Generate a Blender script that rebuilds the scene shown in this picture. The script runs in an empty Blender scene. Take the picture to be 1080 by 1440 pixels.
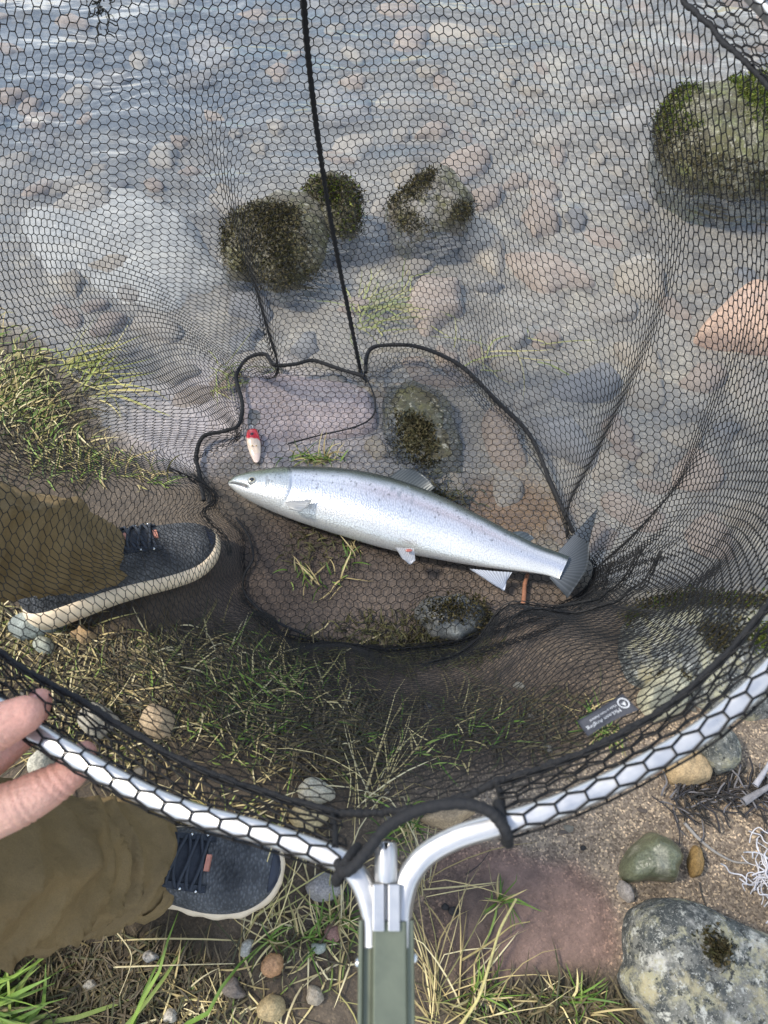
import bpy, bmesh, math, random
import numpy as np
from mathutils import Vector, Matrix, Euler

rng = np.random.default_rng(7)
random.seed(7)
scene = bpy.context.scene
COL = scene.collection
R = math.radians

# ------------------------------------------------------------------ camera
H = 1.10                     # camera height above the shore, metres
PITCH = R(60)                # looking down
FPX = 1048.0                 # focal length in pixels of a 1080 x 1440 frame
cam_d = bpy.data.cameras.new('camera')
cam = bpy.data.objects.new('camera', cam_d)
COL.objects.link(cam)
cam.location = (0, 0, H)
cam.rotation_euler = (math.pi / 2 - PITCH, 0, 0)
cam_d.sensor_fit = 'VERTICAL'
cam_d.sensor_height = 36.0
cam_d.lens = 36.0 * FPX / 1440.0
cam_d.clip_start = 0.02
cam_d.clip_end = 500
cam_d.dof.use_dof = True
cam_d.dof.focus_distance = 1.25
cam_d.dof.aperture_fstop = 15.0
scene.camera = cam

# ------------------------------------------------------------------ sky and sun
SUN_EL, SUN_AZ = R(54), R(-88)          # azimuth from +Y (over the water), negative = to the left
world = bpy.data.worlds.new('World')
scene.world = world
world.use_nodes = True
wn, wl = world.node_tree.nodes, world.node_tree.links
bg = wn['Background']
sky = wn.new('ShaderNodeTexSky')
sky.sky_type = 'NISHITA'
sky.sun_disc = False
sky.sun_elevation = SUN_EL
sky.sun_rotation = SUN_AZ
sky.air_density = 1.3
sky.ozone_density = 3.5
sky.dust_density = 0.6
tc = wn.new('ShaderNodeTexCoord')
cl = wn.new('ShaderNodeTexNoise')
cl.inputs['Scale'].default_value = 2.6
cl.inputs['Detail'].default_value = 7
cl.inputs['Roughness'].default_value = 0.58
cr = wn.new('ShaderNodeValToRGB')
cr.color_ramp.elements[0].position = 0.48
cr.color_ramp.elements[1].position = 0.70
mx = wn.new('ShaderNodeMixRGB')
mx.inputs[2].default_value = (13.5, 13.6, 13.9, 1)
wl.new(tc.outputs['Generated'], cl.inputs['Vector'])
wl.new(cl.outputs['Fac'], cr.inputs['Fac'])
wl.new(cr.outputs['Color'], mx.inputs[0])
wl.new(sky.outputs['Color'], mx.inputs[1])
wl.new(mx.outputs['Color'], bg.inputs['Color'])
bg.inputs['Strength'].default_value = 0.15

sun_d = bpy.data.lights.new('sun', 'SUN')
sun_d.energy = 2.6
sun_d.angle = R(8)
sun_d.color = (1.0, 0.93, 0.82)
sun = bpy.data.objects.new('sun', sun_d)
COL.objects.link(sun)
sdir = Vector((math.sin(SUN_AZ) * math.cos(SUN_EL), math.cos(SUN_AZ) * math.cos(SUN_EL), math.sin(SUN_EL)))
sun.rotation_euler = sdir.to_track_quat('Z', 'Y').to_euler()

scene.view_settings.view_transform = 'Standard'
scene.view_settings.look = 'None'
scene.view_settings.gamma = 1.0
scene.view_settings.use_curve_mapping = False
scene.view_settings.exposure = 0.62
scene.cycles.max_bounces = 8
scene.cycles.transparent_max_bounces = 24
scene.cycles.caustics_reflective = False
scene.cycles.caustics_refractive = False

# ------------------------------------------------------------------ measuring helpers
SP, CP = math.sin(PITCH), math.cos(PITCH)


def P(px, py, d):
    """world point that stands d metres deep on the line of sight of photo point (px,py)"""
    px, py, d = np.asarray(px, float), np.asarray(py, float), np.asarray(d, float)
    u, v = (px - 540) / FPX, (720 - py) / FPX
    return np.stack([d * u, d * (CP + v * SP), H - d * (SP - v * CP)], -1)


def G(px, py, z=0.0):
    """world point at height z"""
    py = np.asarray(py, float)
    v = (720 - py) / FPX
    return P(px, py, (H - np.asarray(z, float)) / (SP - v * CP))


def PX(p):
    """photo point of a world point"""
    p = np.asarray(p, float)
    dy, dz = p[..., 1], p[..., 2] - H
    dep = dy * CP - dz * SP
    up = dy * SP + dz * CP
    dep = np.where(dep < 0.05, 0.05, dep)
    return 540 + FPX * p[..., 0] / dep, 720 - FPX * up / dep


def sstep(a, b, x):
    t = np.clip((np.asarray(x, float) - a) / (b - a), 0, 1)
    return t * t * (3 - 2 * t)


def _hash(ix, iy, iz, seed):
    n = (ix.astype(np.int64) * 374761393 + iy.astype(np.int64) * 668265263 + iz.astype(np.int64) * 2147483647 + seed * 974634777) & 0xFFFFFFFF
    n = ((n ^ (n >> 13)) * 1274126177) & 0xFFFFFFFF
    n = ((n ^ (n >> 16)) * 2246822519) & 0xFFFFFFFF
    return ((n ^ (n >> 15)) & 0xFFFFFF) / float(0xFFFFFF)


def vnoise(p, seed=0):
    p = np.asarray(p, float)
    i = np.floor(p)
    f = p - i
    f = f * f * (3 - 2 * f)
    i = i.astype(np.int64)
    out = 0
    for a in (0, 1):
        for b in (0, 1):
            for c in (0, 1):
                w = (f[..., 0] if a else 1 - f[..., 0]) * (f[..., 1] if b else 1 - f[..., 1]) * (f[..., 2] if c else 1 - f[..., 2])
                out = out + w * _hash(i[..., 0] + a, i[..., 1] + b, i[..., 2] + c, seed)
    return out * 2 - 1


def fbm(p, octv=4, seed=0, gain=0.5):
    p = np.asarray(p, float)
    s, a, tot = 0, 1.0, 0
    for k in range(octv):
        s = s + a * vnoise(p * (2.03 ** k) + 17.3 * k, seed + k)
        tot += a
        a *= gain
    return s / tot


def n2(x, y, sc, octv=4, seed=0):
    return fbm(np.stack([x * sc, y * sc, np.zeros_like(x) + 0.37], -1), octv, seed)


def catmull(pts, n, closed=False):
    pts = np.asarray(pts, float)
    m = len(pts)
    t = np.linspace(0, m if closed else m - 1, n, endpoint=not closed)
    i = np.floor(t).astype(int)
    if not closed:
        i = np.clip(i, 0, m - 2)
    f = (t - i)[:, None]
    if closed:
        g = lambda k: pts[(i + k) % m]
    else:
        ext = np.vstack([2 * pts[0] - pts[1], pts, 2 * pts[-1] - pts[-2]])
        g = lambda k: ext[np.clip(i + k + 1, 0, m + 1)]
    p0, p1, p2, p3 = g(-1), g(0), g(1), g(2)
    return 0.5 * (2 * p1 + (p2 - p0) * f + (2 * p0 - 5 * p1 + 4 * p2 - p3) * f ** 2 + (3 * p1 - p0 - 3 * p2 + p3) * f ** 3)


# ------------------------------------------------------------------ object helpers
def obj(name, V, F, mat, parent=None, smooth=True, col=None, uv=None, loc=None, mats=None, mi=None):
    """one mesh object from world-space vertices"""
    V = np.asarray(V, float).reshape(-1, 3)
    org = np.zeros(3)
    if parent is not None:
        q = parent
        while q is not None:
            org = org + np.array(q.location)
            q = q.parent
    o_loc = np.zeros(3)
    if loc is not None:
        o_loc = np.asarray(loc, float) - org
    me = bpy.data.meshes.new(name)
    Vl = V - org - o_loc
    if isinstance(F, np.ndarray) and F.ndim == 2:
        k = F.shape[1]
        me.vertices.add(len(Vl))
        me.vertices.foreach_set('co', Vl.astype(np.float32).ravel())
        me.loops.add(F.size)
        me.loops.foreach_set('vertex_index', F.astype(np.int32).ravel())
        me.polygons.add(len(F))
        me.polygons.foreach_set('loop_start', np.arange(0, F.size, k, dtype=np.int32))
        me.update(calc_edges=True)
    else:
        me.from_pydata(Vl.tolist(), [], [list(map(int, f)) for f in F])
        me.update()
    me.validate()
    if smooth:
        me.polygons.foreach_set('use_smooth', np.ones(len(me.polygons), bool))
    if col is not None:
        c = np.ones((len(Vl), 4), np.float32)
        c[:, :3] = np.clip(col, 0, 1)
        at = me.color_attributes.new('Col', 'FLOAT_COLOR', 'POINT')
        at.data.foreach_set('color', c.ravel())
    if mats:
        for m in mats:
            me.materials.append(m)
        if mi is not None:
            me.polygons.foreach_set('material_index', np.asarray(mi, np.int32))
    elif mat is not None:
        me.materials.append(mat)
    o = bpy.data.objects.new(name, me)
    COL.objects.link(o)
    o.location = o_loc
    if parent is not None:
        o.parent = parent
    return o


def tag(o, label=None, cat=None, group=None, kind=None):
    if label:
        o['label'] = label
    if cat:
        o['category'] = cat
    if group:
        o['group'] = group
    if kind:
        o['kind'] = kind
    return o


def thing(name, loc, label, cat, group=None):
    o = bpy.data.objects.new(name, None)
    COL.objects.link(o)
    o.location = tuple(map(float, loc))
    o.empty_display_size = 0.05
    return tag(o, label, cat, group)


def grid_faces(nu, nv, closed_u=False, closed_v=False):
    """quads of a (nu,nv) vertex grid, index = i*nv+j"""
    i = np.arange(nu if closed_u else nu - 1)
    j = np.arange(nv if closed_v else nv - 1)
    I, J = np.meshgrid(i, j, indexing='ij')
    I2, J2 = (I + 1) % nu, (J + 1) % nv
    return np.stack([I * nv + J, I2 * nv + J, I2 * nv + J2, I * nv + J2], -1).reshape(-1, 4)


def tube(pts, rad, sides=10, closed=False, cap=True, squash=None):
    """swept tube: vertices, faces(list)"""
    pts = np.asarray(pts, float)
    n = len(pts)
    rad = np.broadcast_to(np.asarray(rad, float), (n,))
    if closed:
        tan = np.roll(pts, -1, 0) - np.roll(pts, 1, 0)
    else:
        tan = np.gradient(pts, axis=0)
    tan = tan / (np.linalg.norm(tan, axis=1, keepdims=True) + 1e-12)
    up = np.array([0, -0.5, 0.866])
    N = np.zeros_like(pts)
    ref = up - tan[0] * (up @ tan[0])
    if np.linalg.norm(ref) < 1e-3:
        ref = np.array([1.0, 0, 0]) - tan[0] * tan[0][0]
    ref /= np.linalg.norm(ref)
    for k in range(n):
        ref = ref - tan[k] * (ref @ tan[k])
        ref /= np.linalg.norm(ref)
        N[k] = ref
    B = np.cross(tan, N)
    a = np.arange(sides) / sides * 2 * math.pi + math.pi / sides
    ca, sa = np.cos(a), np.sin(a)
    if squash == 'square':
        m = (np.abs(ca) ** 4 + np.abs(sa) ** 4) ** -0.25
        ca, sa = ca * m, sa * m
    V = pts[:, None, :] + rad[:, None, None] * (ca[None, :, None] * N[:, None, :] + sa[None, :, None] * B[:, None, :])
    F = grid_faces(n, sides, closed, True)
    F = [list(f) for f in F]
    if cap and not closed:
        F.append(list(range(sides))[::-1])
        F.append([(n - 1) * sides + k for k in range(sides)])
    return V.reshape(-1, 3), F


def join(*parts):
    V, F, off = [], [], 0
    for v, f in parts:
        V.append(np.asarray(v).reshape(-1, 3))
        F += [[int(i) + off for i in ff] for ff in f]
        off += len(V[-1])
    return np.vstack(V), F


def strands(nodes, edges, rad):
    """square prisms along every edge of a net: quads as an array"""
    a, b = nodes[edges[:, 0]], nodes[edges[:, 1]]
    t = b - a
    L = np.linalg.norm(t, axis=1, keepdims=True) + 1e-9
    t = t / L
    rad = np.broadcast_to(np.asarray(rad, float), (len(edges),))[:, None]
    a, b = a - t * rad * 0.6, b + t * rad * 0.6
    ref = np.where(np.abs(t[:, 2:3]) > 0.8, np.array([[1.0, 0, 0]]), np.array([[0, 0, 1.0]]))
    n = np.cross(t, ref)
    n /= np.linalg.norm(n, axis=1, keepdims=True) + 1e-9
    m = np.cross(t, n)
    off = np.stack([n, m, -n, -m], 1) * rad[:, :, None]
    V = np.concatenate([a[:, None, :] + off, b[:, None, :] + off], 1)
    base = (np.arange(len(edges)) * 8)[:, None]
    F = np.concatenate([base + np.array([[k, (k + 1) % 4, 4 + (k + 1) % 4, 4 + k]]) for k in range(4)], 0)
    return V.reshape(-1, 3), F


# ------------------------------------------------------------------ materials
def newmat(name):
    m = bpy.data.materials.new(name)
    m.use_nodes = True
    return m, m.node_tree.nodes, m.node_tree.links, m.node_tree.nodes['Principled BSDF']


def mat(name, color=None, rough=0.7, metal=0.0, var=0.25, vscale=20, bump=0.0, bscale=80, attr=False,
        spec=0.5, sheen=0.0, sss=0.0, detail=6, coat=0.0, rvar=0.0, fine=0.0, fscale=300):
    m, n, l, b = newmat(name)
    b.inputs['Roughness'].default_value = rough
    b.inputs['Metallic'].default_value = metal
    b.inputs['Specular IOR Level'].default_value = spec
    if sheen:
        b.inputs['Sheen Weight'].default_value = sheen
    if coat:
        b.inputs['Coat Weight'].default_value = coat
        b.inputs['Coat Roughness'].default_value = 0.12
    if sss:
        b.inputs['Subsurface Weight'].default_value = sss
        b.inputs['Subsurface Radius'].default_value = (0.006, 0.002, 0.001)
        b.inputs['Subsurface Scale'].default_value = 0.6
    co = n.new('ShaderNodeTexCoord')
    src = None
    if attr:
        at = n.new('ShaderNodeAttribute')
        at.attribute_name = 'Col'
        src = at.outputs['Color']
    no = n.new('ShaderNodeTexNoise')
    no.inputs['Scale'].default_value = vscale
    no.inputs['Detail'].default_value = detail
    no.inputs['Roughness'].default_value = 0.65
    l.new(co.outputs['Object'], no.inputs['Vector'])
    mr = n.new('ShaderNodeMapRange')
    mr.inputs['From Min'].default_value = 0.25
    mr.inputs['From Max'].default_value = 0.75
    mr.inputs['To Min'].default_value = 1 - var
    mr.inputs['To Max'].default_value = 1 + var
    l.new(no.outputs['Fac'], mr.inputs['Value'])
    mul = n.new('ShaderNodeMixRGB')
    mul.blend_type = 'MULTIPLY'
    mul.inputs[0].default_value = 1
    if src is not None:
        l.new(src, mul.inputs[1])
    else:
        mul.inputs[1].default_value = (*color, 1)
    l.new(mr.outputs['Result'], mul.inputs[2])
    outc = mul.outputs['Color']
    if fine:
        f = n.new('ShaderNodeTexNoise')
        f.inputs['Scale'].default_value = fscale
        f.inputs['Detail'].default_value = 3
        l.new(co.outputs['Object'], f.inputs['Vector'])
        fr = n.new('ShaderNodeMapRange')
        fr.inputs['From Min'].default_value = 0.3
        fr.inputs['From Max'].default_value = 0.7
        fr.inputs['To Min'].default_value = 1 - fine
        fr.inputs['To Max'].default_value = 1 + fine
        l.new(f.outputs['Fac'], fr.inputs['Value'])
        m2 = n.new('ShaderNodeMixRGB')
        m2.blend_type = 'MULTIPLY'
        m2.inputs[0].default_value = 1
        l.new(outc, m2.inputs[1])
        l.new(fr.outputs['Result'], m2.inputs[2])
        outc = m2.outputs['Color']
    l.new(outc, b.inputs['Base Color'])
    if rvar:
        rr = n.new('ShaderNodeMapRange')
        rr.inputs['From Min'].default_value = 0.3
        rr.inputs['From Max'].default_value = 0.7
        rr.inputs['To Min'].default_value = max(0.02, rough - rvar)
        rr.inputs['To Max'].default_value = min(1, rough + rvar)
        l.new(no.outputs['Fac'], rr.inputs['Value'])
        l.new(rr.outputs['Result'], b.inputs['Roughness'])
    if bump:
        bn = n.new('ShaderNodeTexNoise')
        bn.inputs['Scale'].default_value = bscale
        bn.inputs['Detail'].default_value = 5
        l.new(co.outputs['Object'], bn.inputs['Vector'])
        bu = n.new('ShaderNodeBump')
        bu.inputs['Strength'].default_value = 1.0
        bu.inputs['Distance'].default_value = bump
        l.new(bn.outputs['Fac'], bu.inputs['Height'])
        l.new(bu.outputs['Normal'], b.inputs['Normal'])
    return m


M = {}
M['net'] = mat('black_net_rubber', (0.007, 0.007, 0.0075), rough=0.5, var=0.2, spec=0.3)
M['cord'] = mat('black_cord', (0.009, 0.009, 0.010), rough=0.75, var=0.4, vscale=400, bump=0.0008, bscale=900)
M['alu'] = mat('brushed_aluminium', (0.54, 0.535, 0.525), rough=0.36, metal=0.8, var=0.05, vscale=60, rvar=0.1)
M['olive'] = mat('olive_anodised', (0.15, 0.165, 0.115), rough=0.36, metal=0.45, var=0.12, vscale=60, rvar=0.08, bump=0.00008, bscale=500)
M['steel'] = mat('screw_steel', (0.7, 0.7, 0.68), rough=0.25, metal=1.0, var=0.1)
M['tagfabric'] = mat('tag_fabric', (0.055, 0.058, 0.07), rough=0.8, var=0.2, vscale=500, bump=0.0003, bscale=1200)
M['tagprint'] = mat('tag_print', (0.62, 0.64, 0.66), rough=0.7, var=0.15, vscale=900)
M['skin'] = mat('skin', attr=True, rough=0.45, var=0.14, vscale=120, bump=0.0009, bscale=380, sss=0.15, fine=0.07, fscale=500)
M['trousers'] = mat('brown_trousers', (0.185, 0.125, 0.052), rough=0.8, var=0.25, vscale=14, bump=0.010, bscale=22, fine=0.14, fscale=900)
M['sole'] = mat('cream_sole', (0.82, 0.66, 0.46), rough=0.6, var=0.18, vscale=40, bump=0.0006, bscale=120)
M['lace'] = mat('dark_lace', (0.035, 0.042, 0.055), rough=0.8, var=0.3, vscale=600, bump=0.0006, bscale=1000)
M['salmon_tab'] = mat('salmon_tab', (0.55, 0.23, 0.16), rough=0.7, var=0.15, vscale=200)
M['toecap'] = mat('toe_overlay', (0.02, 0.026, 0.045), rough=0.45, var=0.3, vscale=80)
M['shoeknit_dark'] = mat('shoe_tongue', (0.03, 0.035, 0.045), rough=0.8, var=0.3, vscale=200, bump=0.001, bscale=700)
M['grass'] = mat('grass_blades', attr=True, rough=0.55, var=0.2, vscale=60, spec=0.35)
M['moss'] = mat('moss_tufts', attr=True, rough=0.8, var=0.3, vscale=80, spec=0.2)
M['rock'] = mat('stone', attr=True, rough=0.8, var=0.35, vscale=28, bump=0.004, bscale=70, fine=0.3, fscale=420, detail=8)
M['rock_wet'] = mat('wet_stone', attr=True, rough=0.3, var=0.35, vscale=28, bump=0.004, bscale=70, fine=0.3, fscale=420, detail=8)
M['twig'] = mat('twig_bark', attr=True, rough=0.8, var=0.3, vscale=120, bump=0.001, bscale=300)
M['lure'] = mat('lure_enamel', attr=True, rough=0.18, var=0.06, vscale=150, coat=0.6)
M['eye'] = mat('fish_eye', attr=True, rough=0.08, var=0.02, coat=1.0)

# stone with lichen or algae: patches with shapes of their own
def patchy(name, layers, rough, bdist=0.006):
    m, n, l, b = newmat(name)
    at = n.new('ShaderNodeAttribute')
    at.attribute_name = 'Col'
    co = n.new('ShaderNodeTexCoord')
    cur = at.outputs['Color']
    for sc, lo, hi, colr, dt, off in layers:
        mpg = n.new('ShaderNodeMapping')
        mpg.inputs['Location'].default_value = (off, off * 0.7, off * 1.3)
        no = n.new('ShaderNodeTexNoise')
        no.inputs['Scale'].default_value = sc
        no.inputs['Detail'].default_value = dt
        no.inputs['Roughness'].default_value = 0.68
        rp = n.new('ShaderNodeMapRange')
        rp.inputs['From Min'].default_value = lo
        rp.inputs['From Max'].default_value = hi
        mxg = n.new('ShaderNodeMixRGB')
        mxg.inputs[2].default_value = (*colr, 1)
        l.new(co.outputs['Object'], mpg.inputs['Vector'])
        l.new(mpg.outputs['Vector'], no.inputs['Vector'])
        l.new(no.outputs['Fac'], rp.inputs['Value'])
        l.new(rp.outputs['Result'], mxg.inputs[0])
        l.new(cur, mxg.inputs[1])
        cur = mxg.outputs['Color']
    l.new(cur, b.inputs['Base Color'])
    no = n.new('ShaderNodeTexNoise')
    no.inputs['Scale'].default_value = 60
    no.inputs['Detail'].default_value = 9
    no.inputs['Roughness'].default_value = 0.7
    bu = n.new('ShaderNodeBump')
    bu.inputs['Distance'].default_value = bdist
    l.new(co.outputs['Object'], no.inputs['Vector'])
    l.new(no.outputs['Fac'], bu.inputs['Height'])
    l.new(bu.outputs['Normal'], b.inputs['Normal'])
    b.inputs['Roughness'].default_value = rough
    return m


M['lichen'] = patchy('lichen_stone', ((18, 0.44, 0.56, (0.060, 0.066, 0.062), 8, 0), (26, 0.52, 0.60, (0.36, 0.335, 0.21), 9, 3), (70, 0.56, 0.64, (0.50, 0.49, 0.42), 6, 7), (110, 0.53, 0.62, (0.035, 0.038, 0.035), 5, 11), (13, 0.58, 0.66, (0.40, 0.35, 0.21), 10, 17), (330, 0.56, 0.70, (0.42, 0.41, 0.36), 3, 23)), 0.85)
M['mossrock'] = patchy('algae_stone', ((12, 0.42, 0.58, (0.10, 0.085, 0.045), 9, 0), (24, 0.48, 0.60, (0.13, 0.12, 0.045), 9, 3), (60, 0.52, 0.62, (0.06, 0.052, 0.026), 7, 7), (110, 0.56, 0.66, (0.44, 0.41, 0.31), 5, 11), (200, 0.55, 0.66, (0.035, 0.03, 0.016), 4, 15)), 0.45, 0.012)

# knit shoe upper
m, n, l, b = newmat('shoe_knit')
co = n.new('ShaderNodeTexCoord')
mp = n.new('ShaderNodeMapping')
mp.inputs['Scale'].default_value = (330, 200, 200)
vo = n.new('ShaderNodeTexVoronoi')
vo.inputs['Scale'].default_value = 1.0
no = n.new('ShaderNodeTexNoise')
no.inputs['Scale'].default_value = 22
no.inputs['Detail'].default_value = 5
ra = n.new('ShaderNodeValToRGB')
ra.color_ramp.elements[0].color = (0.038, 0.041, 0.046, 1)
ra.color_ramp.elements[1].color = (0.155, 0.16, 0.166, 1)
ra.color_ramp.elements[0].position = 0.30
ra.color_ramp.elements[1].position = 0.62
dk = n.new('ShaderNodeMixRGB')
dk.blend_type = 'MULTIPLY'
dk.inputs[0].default_value = 0.75
vr = n.new('ShaderNodeMapRange')
vr.inputs['From Max'].default_value = 0.6
vr.inputs['To Min'].default_value = 1.25
vr.inputs['To Max'].default_value = 0.35
bu = n.new('ShaderNodeBump')
bu.inputs['Distance'].default_value = 0.0022
bu.invert = True
l.new(co.outputs['Object'], mp.inputs['Vector'])
l.new(mp.outputs['Vector'], vo.inputs['Vector'])
l.new(co.outputs['Object'], no.inputs['Vector'])
l.new(no.outputs['Fac'], ra.inputs['Fac'])
l.new(vo.outputs['Distance'], vr.inputs['Value'])
l.new(ra.outputs['Color'], dk.inputs[1])
l.new(vr.outputs['Result'], dk.inputs[2])
l.new(dk.outputs['Color'], b.inputs['Base Color'])
l.new(vo.outputs['Distance'], bu.inputs['Height'])
l.new(bu.outputs['Normal'], b.inputs['Normal'])
b.inputs['Roughness'].default_value = 0.75
M['knit'] = m

# fish skin: colour from attribute, scales as relief
m, n, l, b = newmat('fish_skin')
at = n.new('ShaderNodeAttribute')
at.attribute_name = 'Col'
co = n.new('ShaderNodeTexCoord')
mp = n.new('ShaderNodeMapping')
mp.inputs['Scale'].default_value = (210, 260, 260)
mp.inputs['Rotation'].default_value = (0, 0, R(14))
vo = n.new('ShaderNodeTexVoronoi')
vo.inputs['Randomness'].default_value = 0.75
bu = n.new('ShaderNodeBump')
bu.inputs['Distance'].default_value = 0.0006
bu.inputs['Strength'].default_value = 0.7
sa_ = n.new('ShaderNodeAttribute')
sa_.attribute_name = 'Skin'
vo.voronoi_dimensions = '2D'
vo.inputs['Scale'].default_value = 1.0
l.new(sa_.outputs['Vector'], vo.inputs['Vector'])
l.new(vo.outputs['Distance'], bu.inputs['Height'])
l.new(bu.outputs['Normal'], b.inputs['Normal'])
vr = n.new('ShaderNodeMapRange')
vr.inputs['From Max'].default_value = 0.7
vr.inputs['To Min'].default_value = 1.08
vr.inputs['To Max'].default_value = 0.80
l.new(vo.outputs['Distance'], vr.inputs['Value'])
mu = n.new('ShaderNodeMixRGB')
mu.blend_type = 'MULTIPLY'
mu.inputs[0].default_value = 1
l.new(at.outputs['Color'], mu.inputs[1])
l.new(vr.outputs['Result'], mu.inputs[2])
l.new(mu.outputs['Color'], b.inputs['Base Color'])
b.inputs['Metallic'].default_value = 0.5
b.inputs['Roughness'].default_value = 0.26
b.inputs['Coat Weight'].default_value = 0.35
b.inputs['Coat Roughness'].default_value = 0.15
M['fish'] = m

# fins: thin, partly translucent, with rays as relief
m, n, l, b = newmat('fish_fin')
at = n.new('ShaderNodeAttribute')
at.attribute_name = 'Col'
l.new(at.outputs['Color'], b.inputs['Base Color'])
b.inputs['Roughness'].default_value = 0.35
b.inputs['Metallic'].default_value = 0.15
tr = n.new('ShaderNodeBsdfTranslucent')
l.new(at.outputs['Color'], tr.inputs['Color'])
ms = n.new('ShaderNodeMixShader')
ms.inputs[0].default_value = 0.25
l.new(b.outputs[0], ms.inputs[1])
l.new(tr.outputs[0], ms.inputs[2])
l.new(ms.outputs[0], n['Material Output'].inputs['Surface'])
M['fin'] = m

# ground: region colour from attribute, grain and relief procedural
m, n, l, b = newmat('shore_ground')
at = n.new('ShaderNodeAttribute')
at.attribute_name = 'Col'
ag = n.new('ShaderNodeAttribute')
ag.attribute_name = 'Grain'
co = n.new('ShaderNodeTexCoord')
no = n.new('ShaderNodeTexNoise')
no.inputs['Scale'].default_value = 45
no.inputs['Detail'].default_value = 8
no.inputs['Roughness'].default_value = 0.7
vo = n.new('ShaderNodeTexVoronoi')
vo.inputs['Scale'].default_value = 430
l.new(co.outputs['Object'], no.inputs['Vector'])
l.new(co.outputs['Object'], vo.inputs['Vector'])
r1 = n.new('ShaderNodeMapRange')
r1.inputs['From Min'].default_value = 0.25
r1.inputs['From Max'].default_value = 0.75
r1.inputs['To Min'].default_value = 0.6
r1.inputs['To Max'].default_value = 1.4
l.new(no.outputs['Fac'], r1.inputs['Value'])
m1 = n.new('ShaderNodeMixRGB')
m1.blend_type = 'MULTIPLY'
m1.inputs[0].default_value = 1
l.new(at.outputs['Color'], m1.inputs[1])
l.new(r1.outputs['Result'], m1.inputs[2])
sep = n.new('ShaderNodeSeparateColor')
l.new(vo.outputs['Color'], sep.inputs['Color'])
gr = n.new('ShaderNodeValToRGB')
e = gr.color_ramp.elements
e[0].position, e[0].color = 0.0, (0.42, 0.38, 0.34, 1)
e[1].position, e[1].color = 1.0, (2.6, 2.4, 2.0, 1)
x = e.new(0.55); x.color = (0.92, 0.9, 0.86, 1)
x = e.new(0.86); x.color = (1.25, 1.2, 1.05, 1)
l.new(sep.outputs[0], gr.inputs['Fac'])
m2 = n.new('ShaderNodeMixRGB')
m2.blend_type = 'MULTIPLY'
l.new(ag.outputs['Fac'], m2.inputs[0])
l.new(m1.outputs['Color'], m2.inputs[1])
l.new(gr.outputs['Color'], m2.inputs[2])
l.new(m2.outputs['Color'], b.inputs['Base Color'])
bu = n.new('ShaderNodeBump')
bu.inputs['Distance'].default_value = 0.006
l.new(no.outputs['Fac'], bu.inputs['Height'])
bu2 = n.new('ShaderNodeBump')
bu2.inputs['Distance'].default_value = 0.0012
l.new(sep.outputs[0], bu2.inputs['Height'])
l.new(bu.outputs['Normal'], bu2.inputs['Normal'])
l.new(bu2.outputs['Normal'], b.inputs['Normal'])
aw = n.new('ShaderNodeAttribute')
aw.attribute_name = 'Wet'
r3 = n.new('ShaderNodeMapRange')
r3.inputs['To Min'].default_value = 0.85
r3.inputs['To Max'].default_value = 0.38
l.new(aw.outputs['Fac'], r3.inputs['Value'])
l.new(r3.outputs['Result'], b.inputs['Roughness'])
M['ground'] = m

# clear shallow water: mirror by Fresnel, else see-through with a little silt
m, n, l, b = newmat('clear_water')
n.remove(b)
co = n.new('ShaderNodeTexCoord')
mp = n.new('ShaderNodeMapping')
mp.inputs['Rotation'].default_value = (0, 0, R(20))
mp.inputs['Scale'].default_value = (1.0, 2.0, 1.0)
w1 = n.new('ShaderNodeTexNoise')
w1.inputs['Scale'].default_value = 4.0
w1.inputs['Detail'].default_value = 3
w1.inputs['Roughness'].default_value = 0.45
w1.inputs['Distortion'].default_value = 0.4
l.new(co.outputs['Object'], mp.inputs['Vector'])
l.new(mp.outputs['Vector'], w1.inputs['Vector'])
bu = n.new('ShaderNodeBump')
bu.inputs['Distance'].default_value = 0.026
bu.inputs['Strength'].default_value = 1.0
l.new(w1.outputs['Fac'], bu.inputs['Height'])
gl = n.new('ShaderNodeBsdfGlossy')
gl.inputs['Roughness'].default_value = 0.06
tp = n.new('ShaderNodeBsdfTransparent')
tp.inputs['Color'].default_value = (0.97, 0.98, 0.98, 1)
df = n.new('ShaderNodeBsdfDiffuse')
df.inputs['Color'].default_value = (0.52, 0.55, 0.59, 1)
fr = n.new('ShaderNodeLayerWeight')
fr.inputs['Blend'].default_value = 0.5
pw5 = n.new('ShaderNodeMath')
pw5.operation = 'POWER'
pw5.inputs[1].default_value = 4.5
sch = n.new('ShaderNodeMapRange')
sch.inputs['To Min'].default_value = 0.075
sch.inputs['To Max'].default_value = 1.0
l.new(fr.outputs['Facing'], pw5.inputs[0])
l.new(pw5.outputs[0], sch.inputs['Value'])
l.new(bu.outputs['Normal'], gl.inputs['Normal'])
l.new(bu.outputs['Normal'], fr.inputs['Normal'])
s1 = n.new('ShaderNodeMixShader')
s1.inputs[0].default_value = 0.02
l.new(tp.outputs[0], s1.inputs[1])
l.new(df.outputs[0], s1.inputs[2])
s2 = n.new('ShaderNodeMixShader')
l.new(sch.outputs['Result'], s2.inputs[0])
l.new(s1.outputs[0], s2.inputs[1])
l.new(gl.outputs[0], s2.inputs[2])
l.new(s2.outputs[0], n['Material Output'].inputs['Surface'])
M['water'] = m

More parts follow.
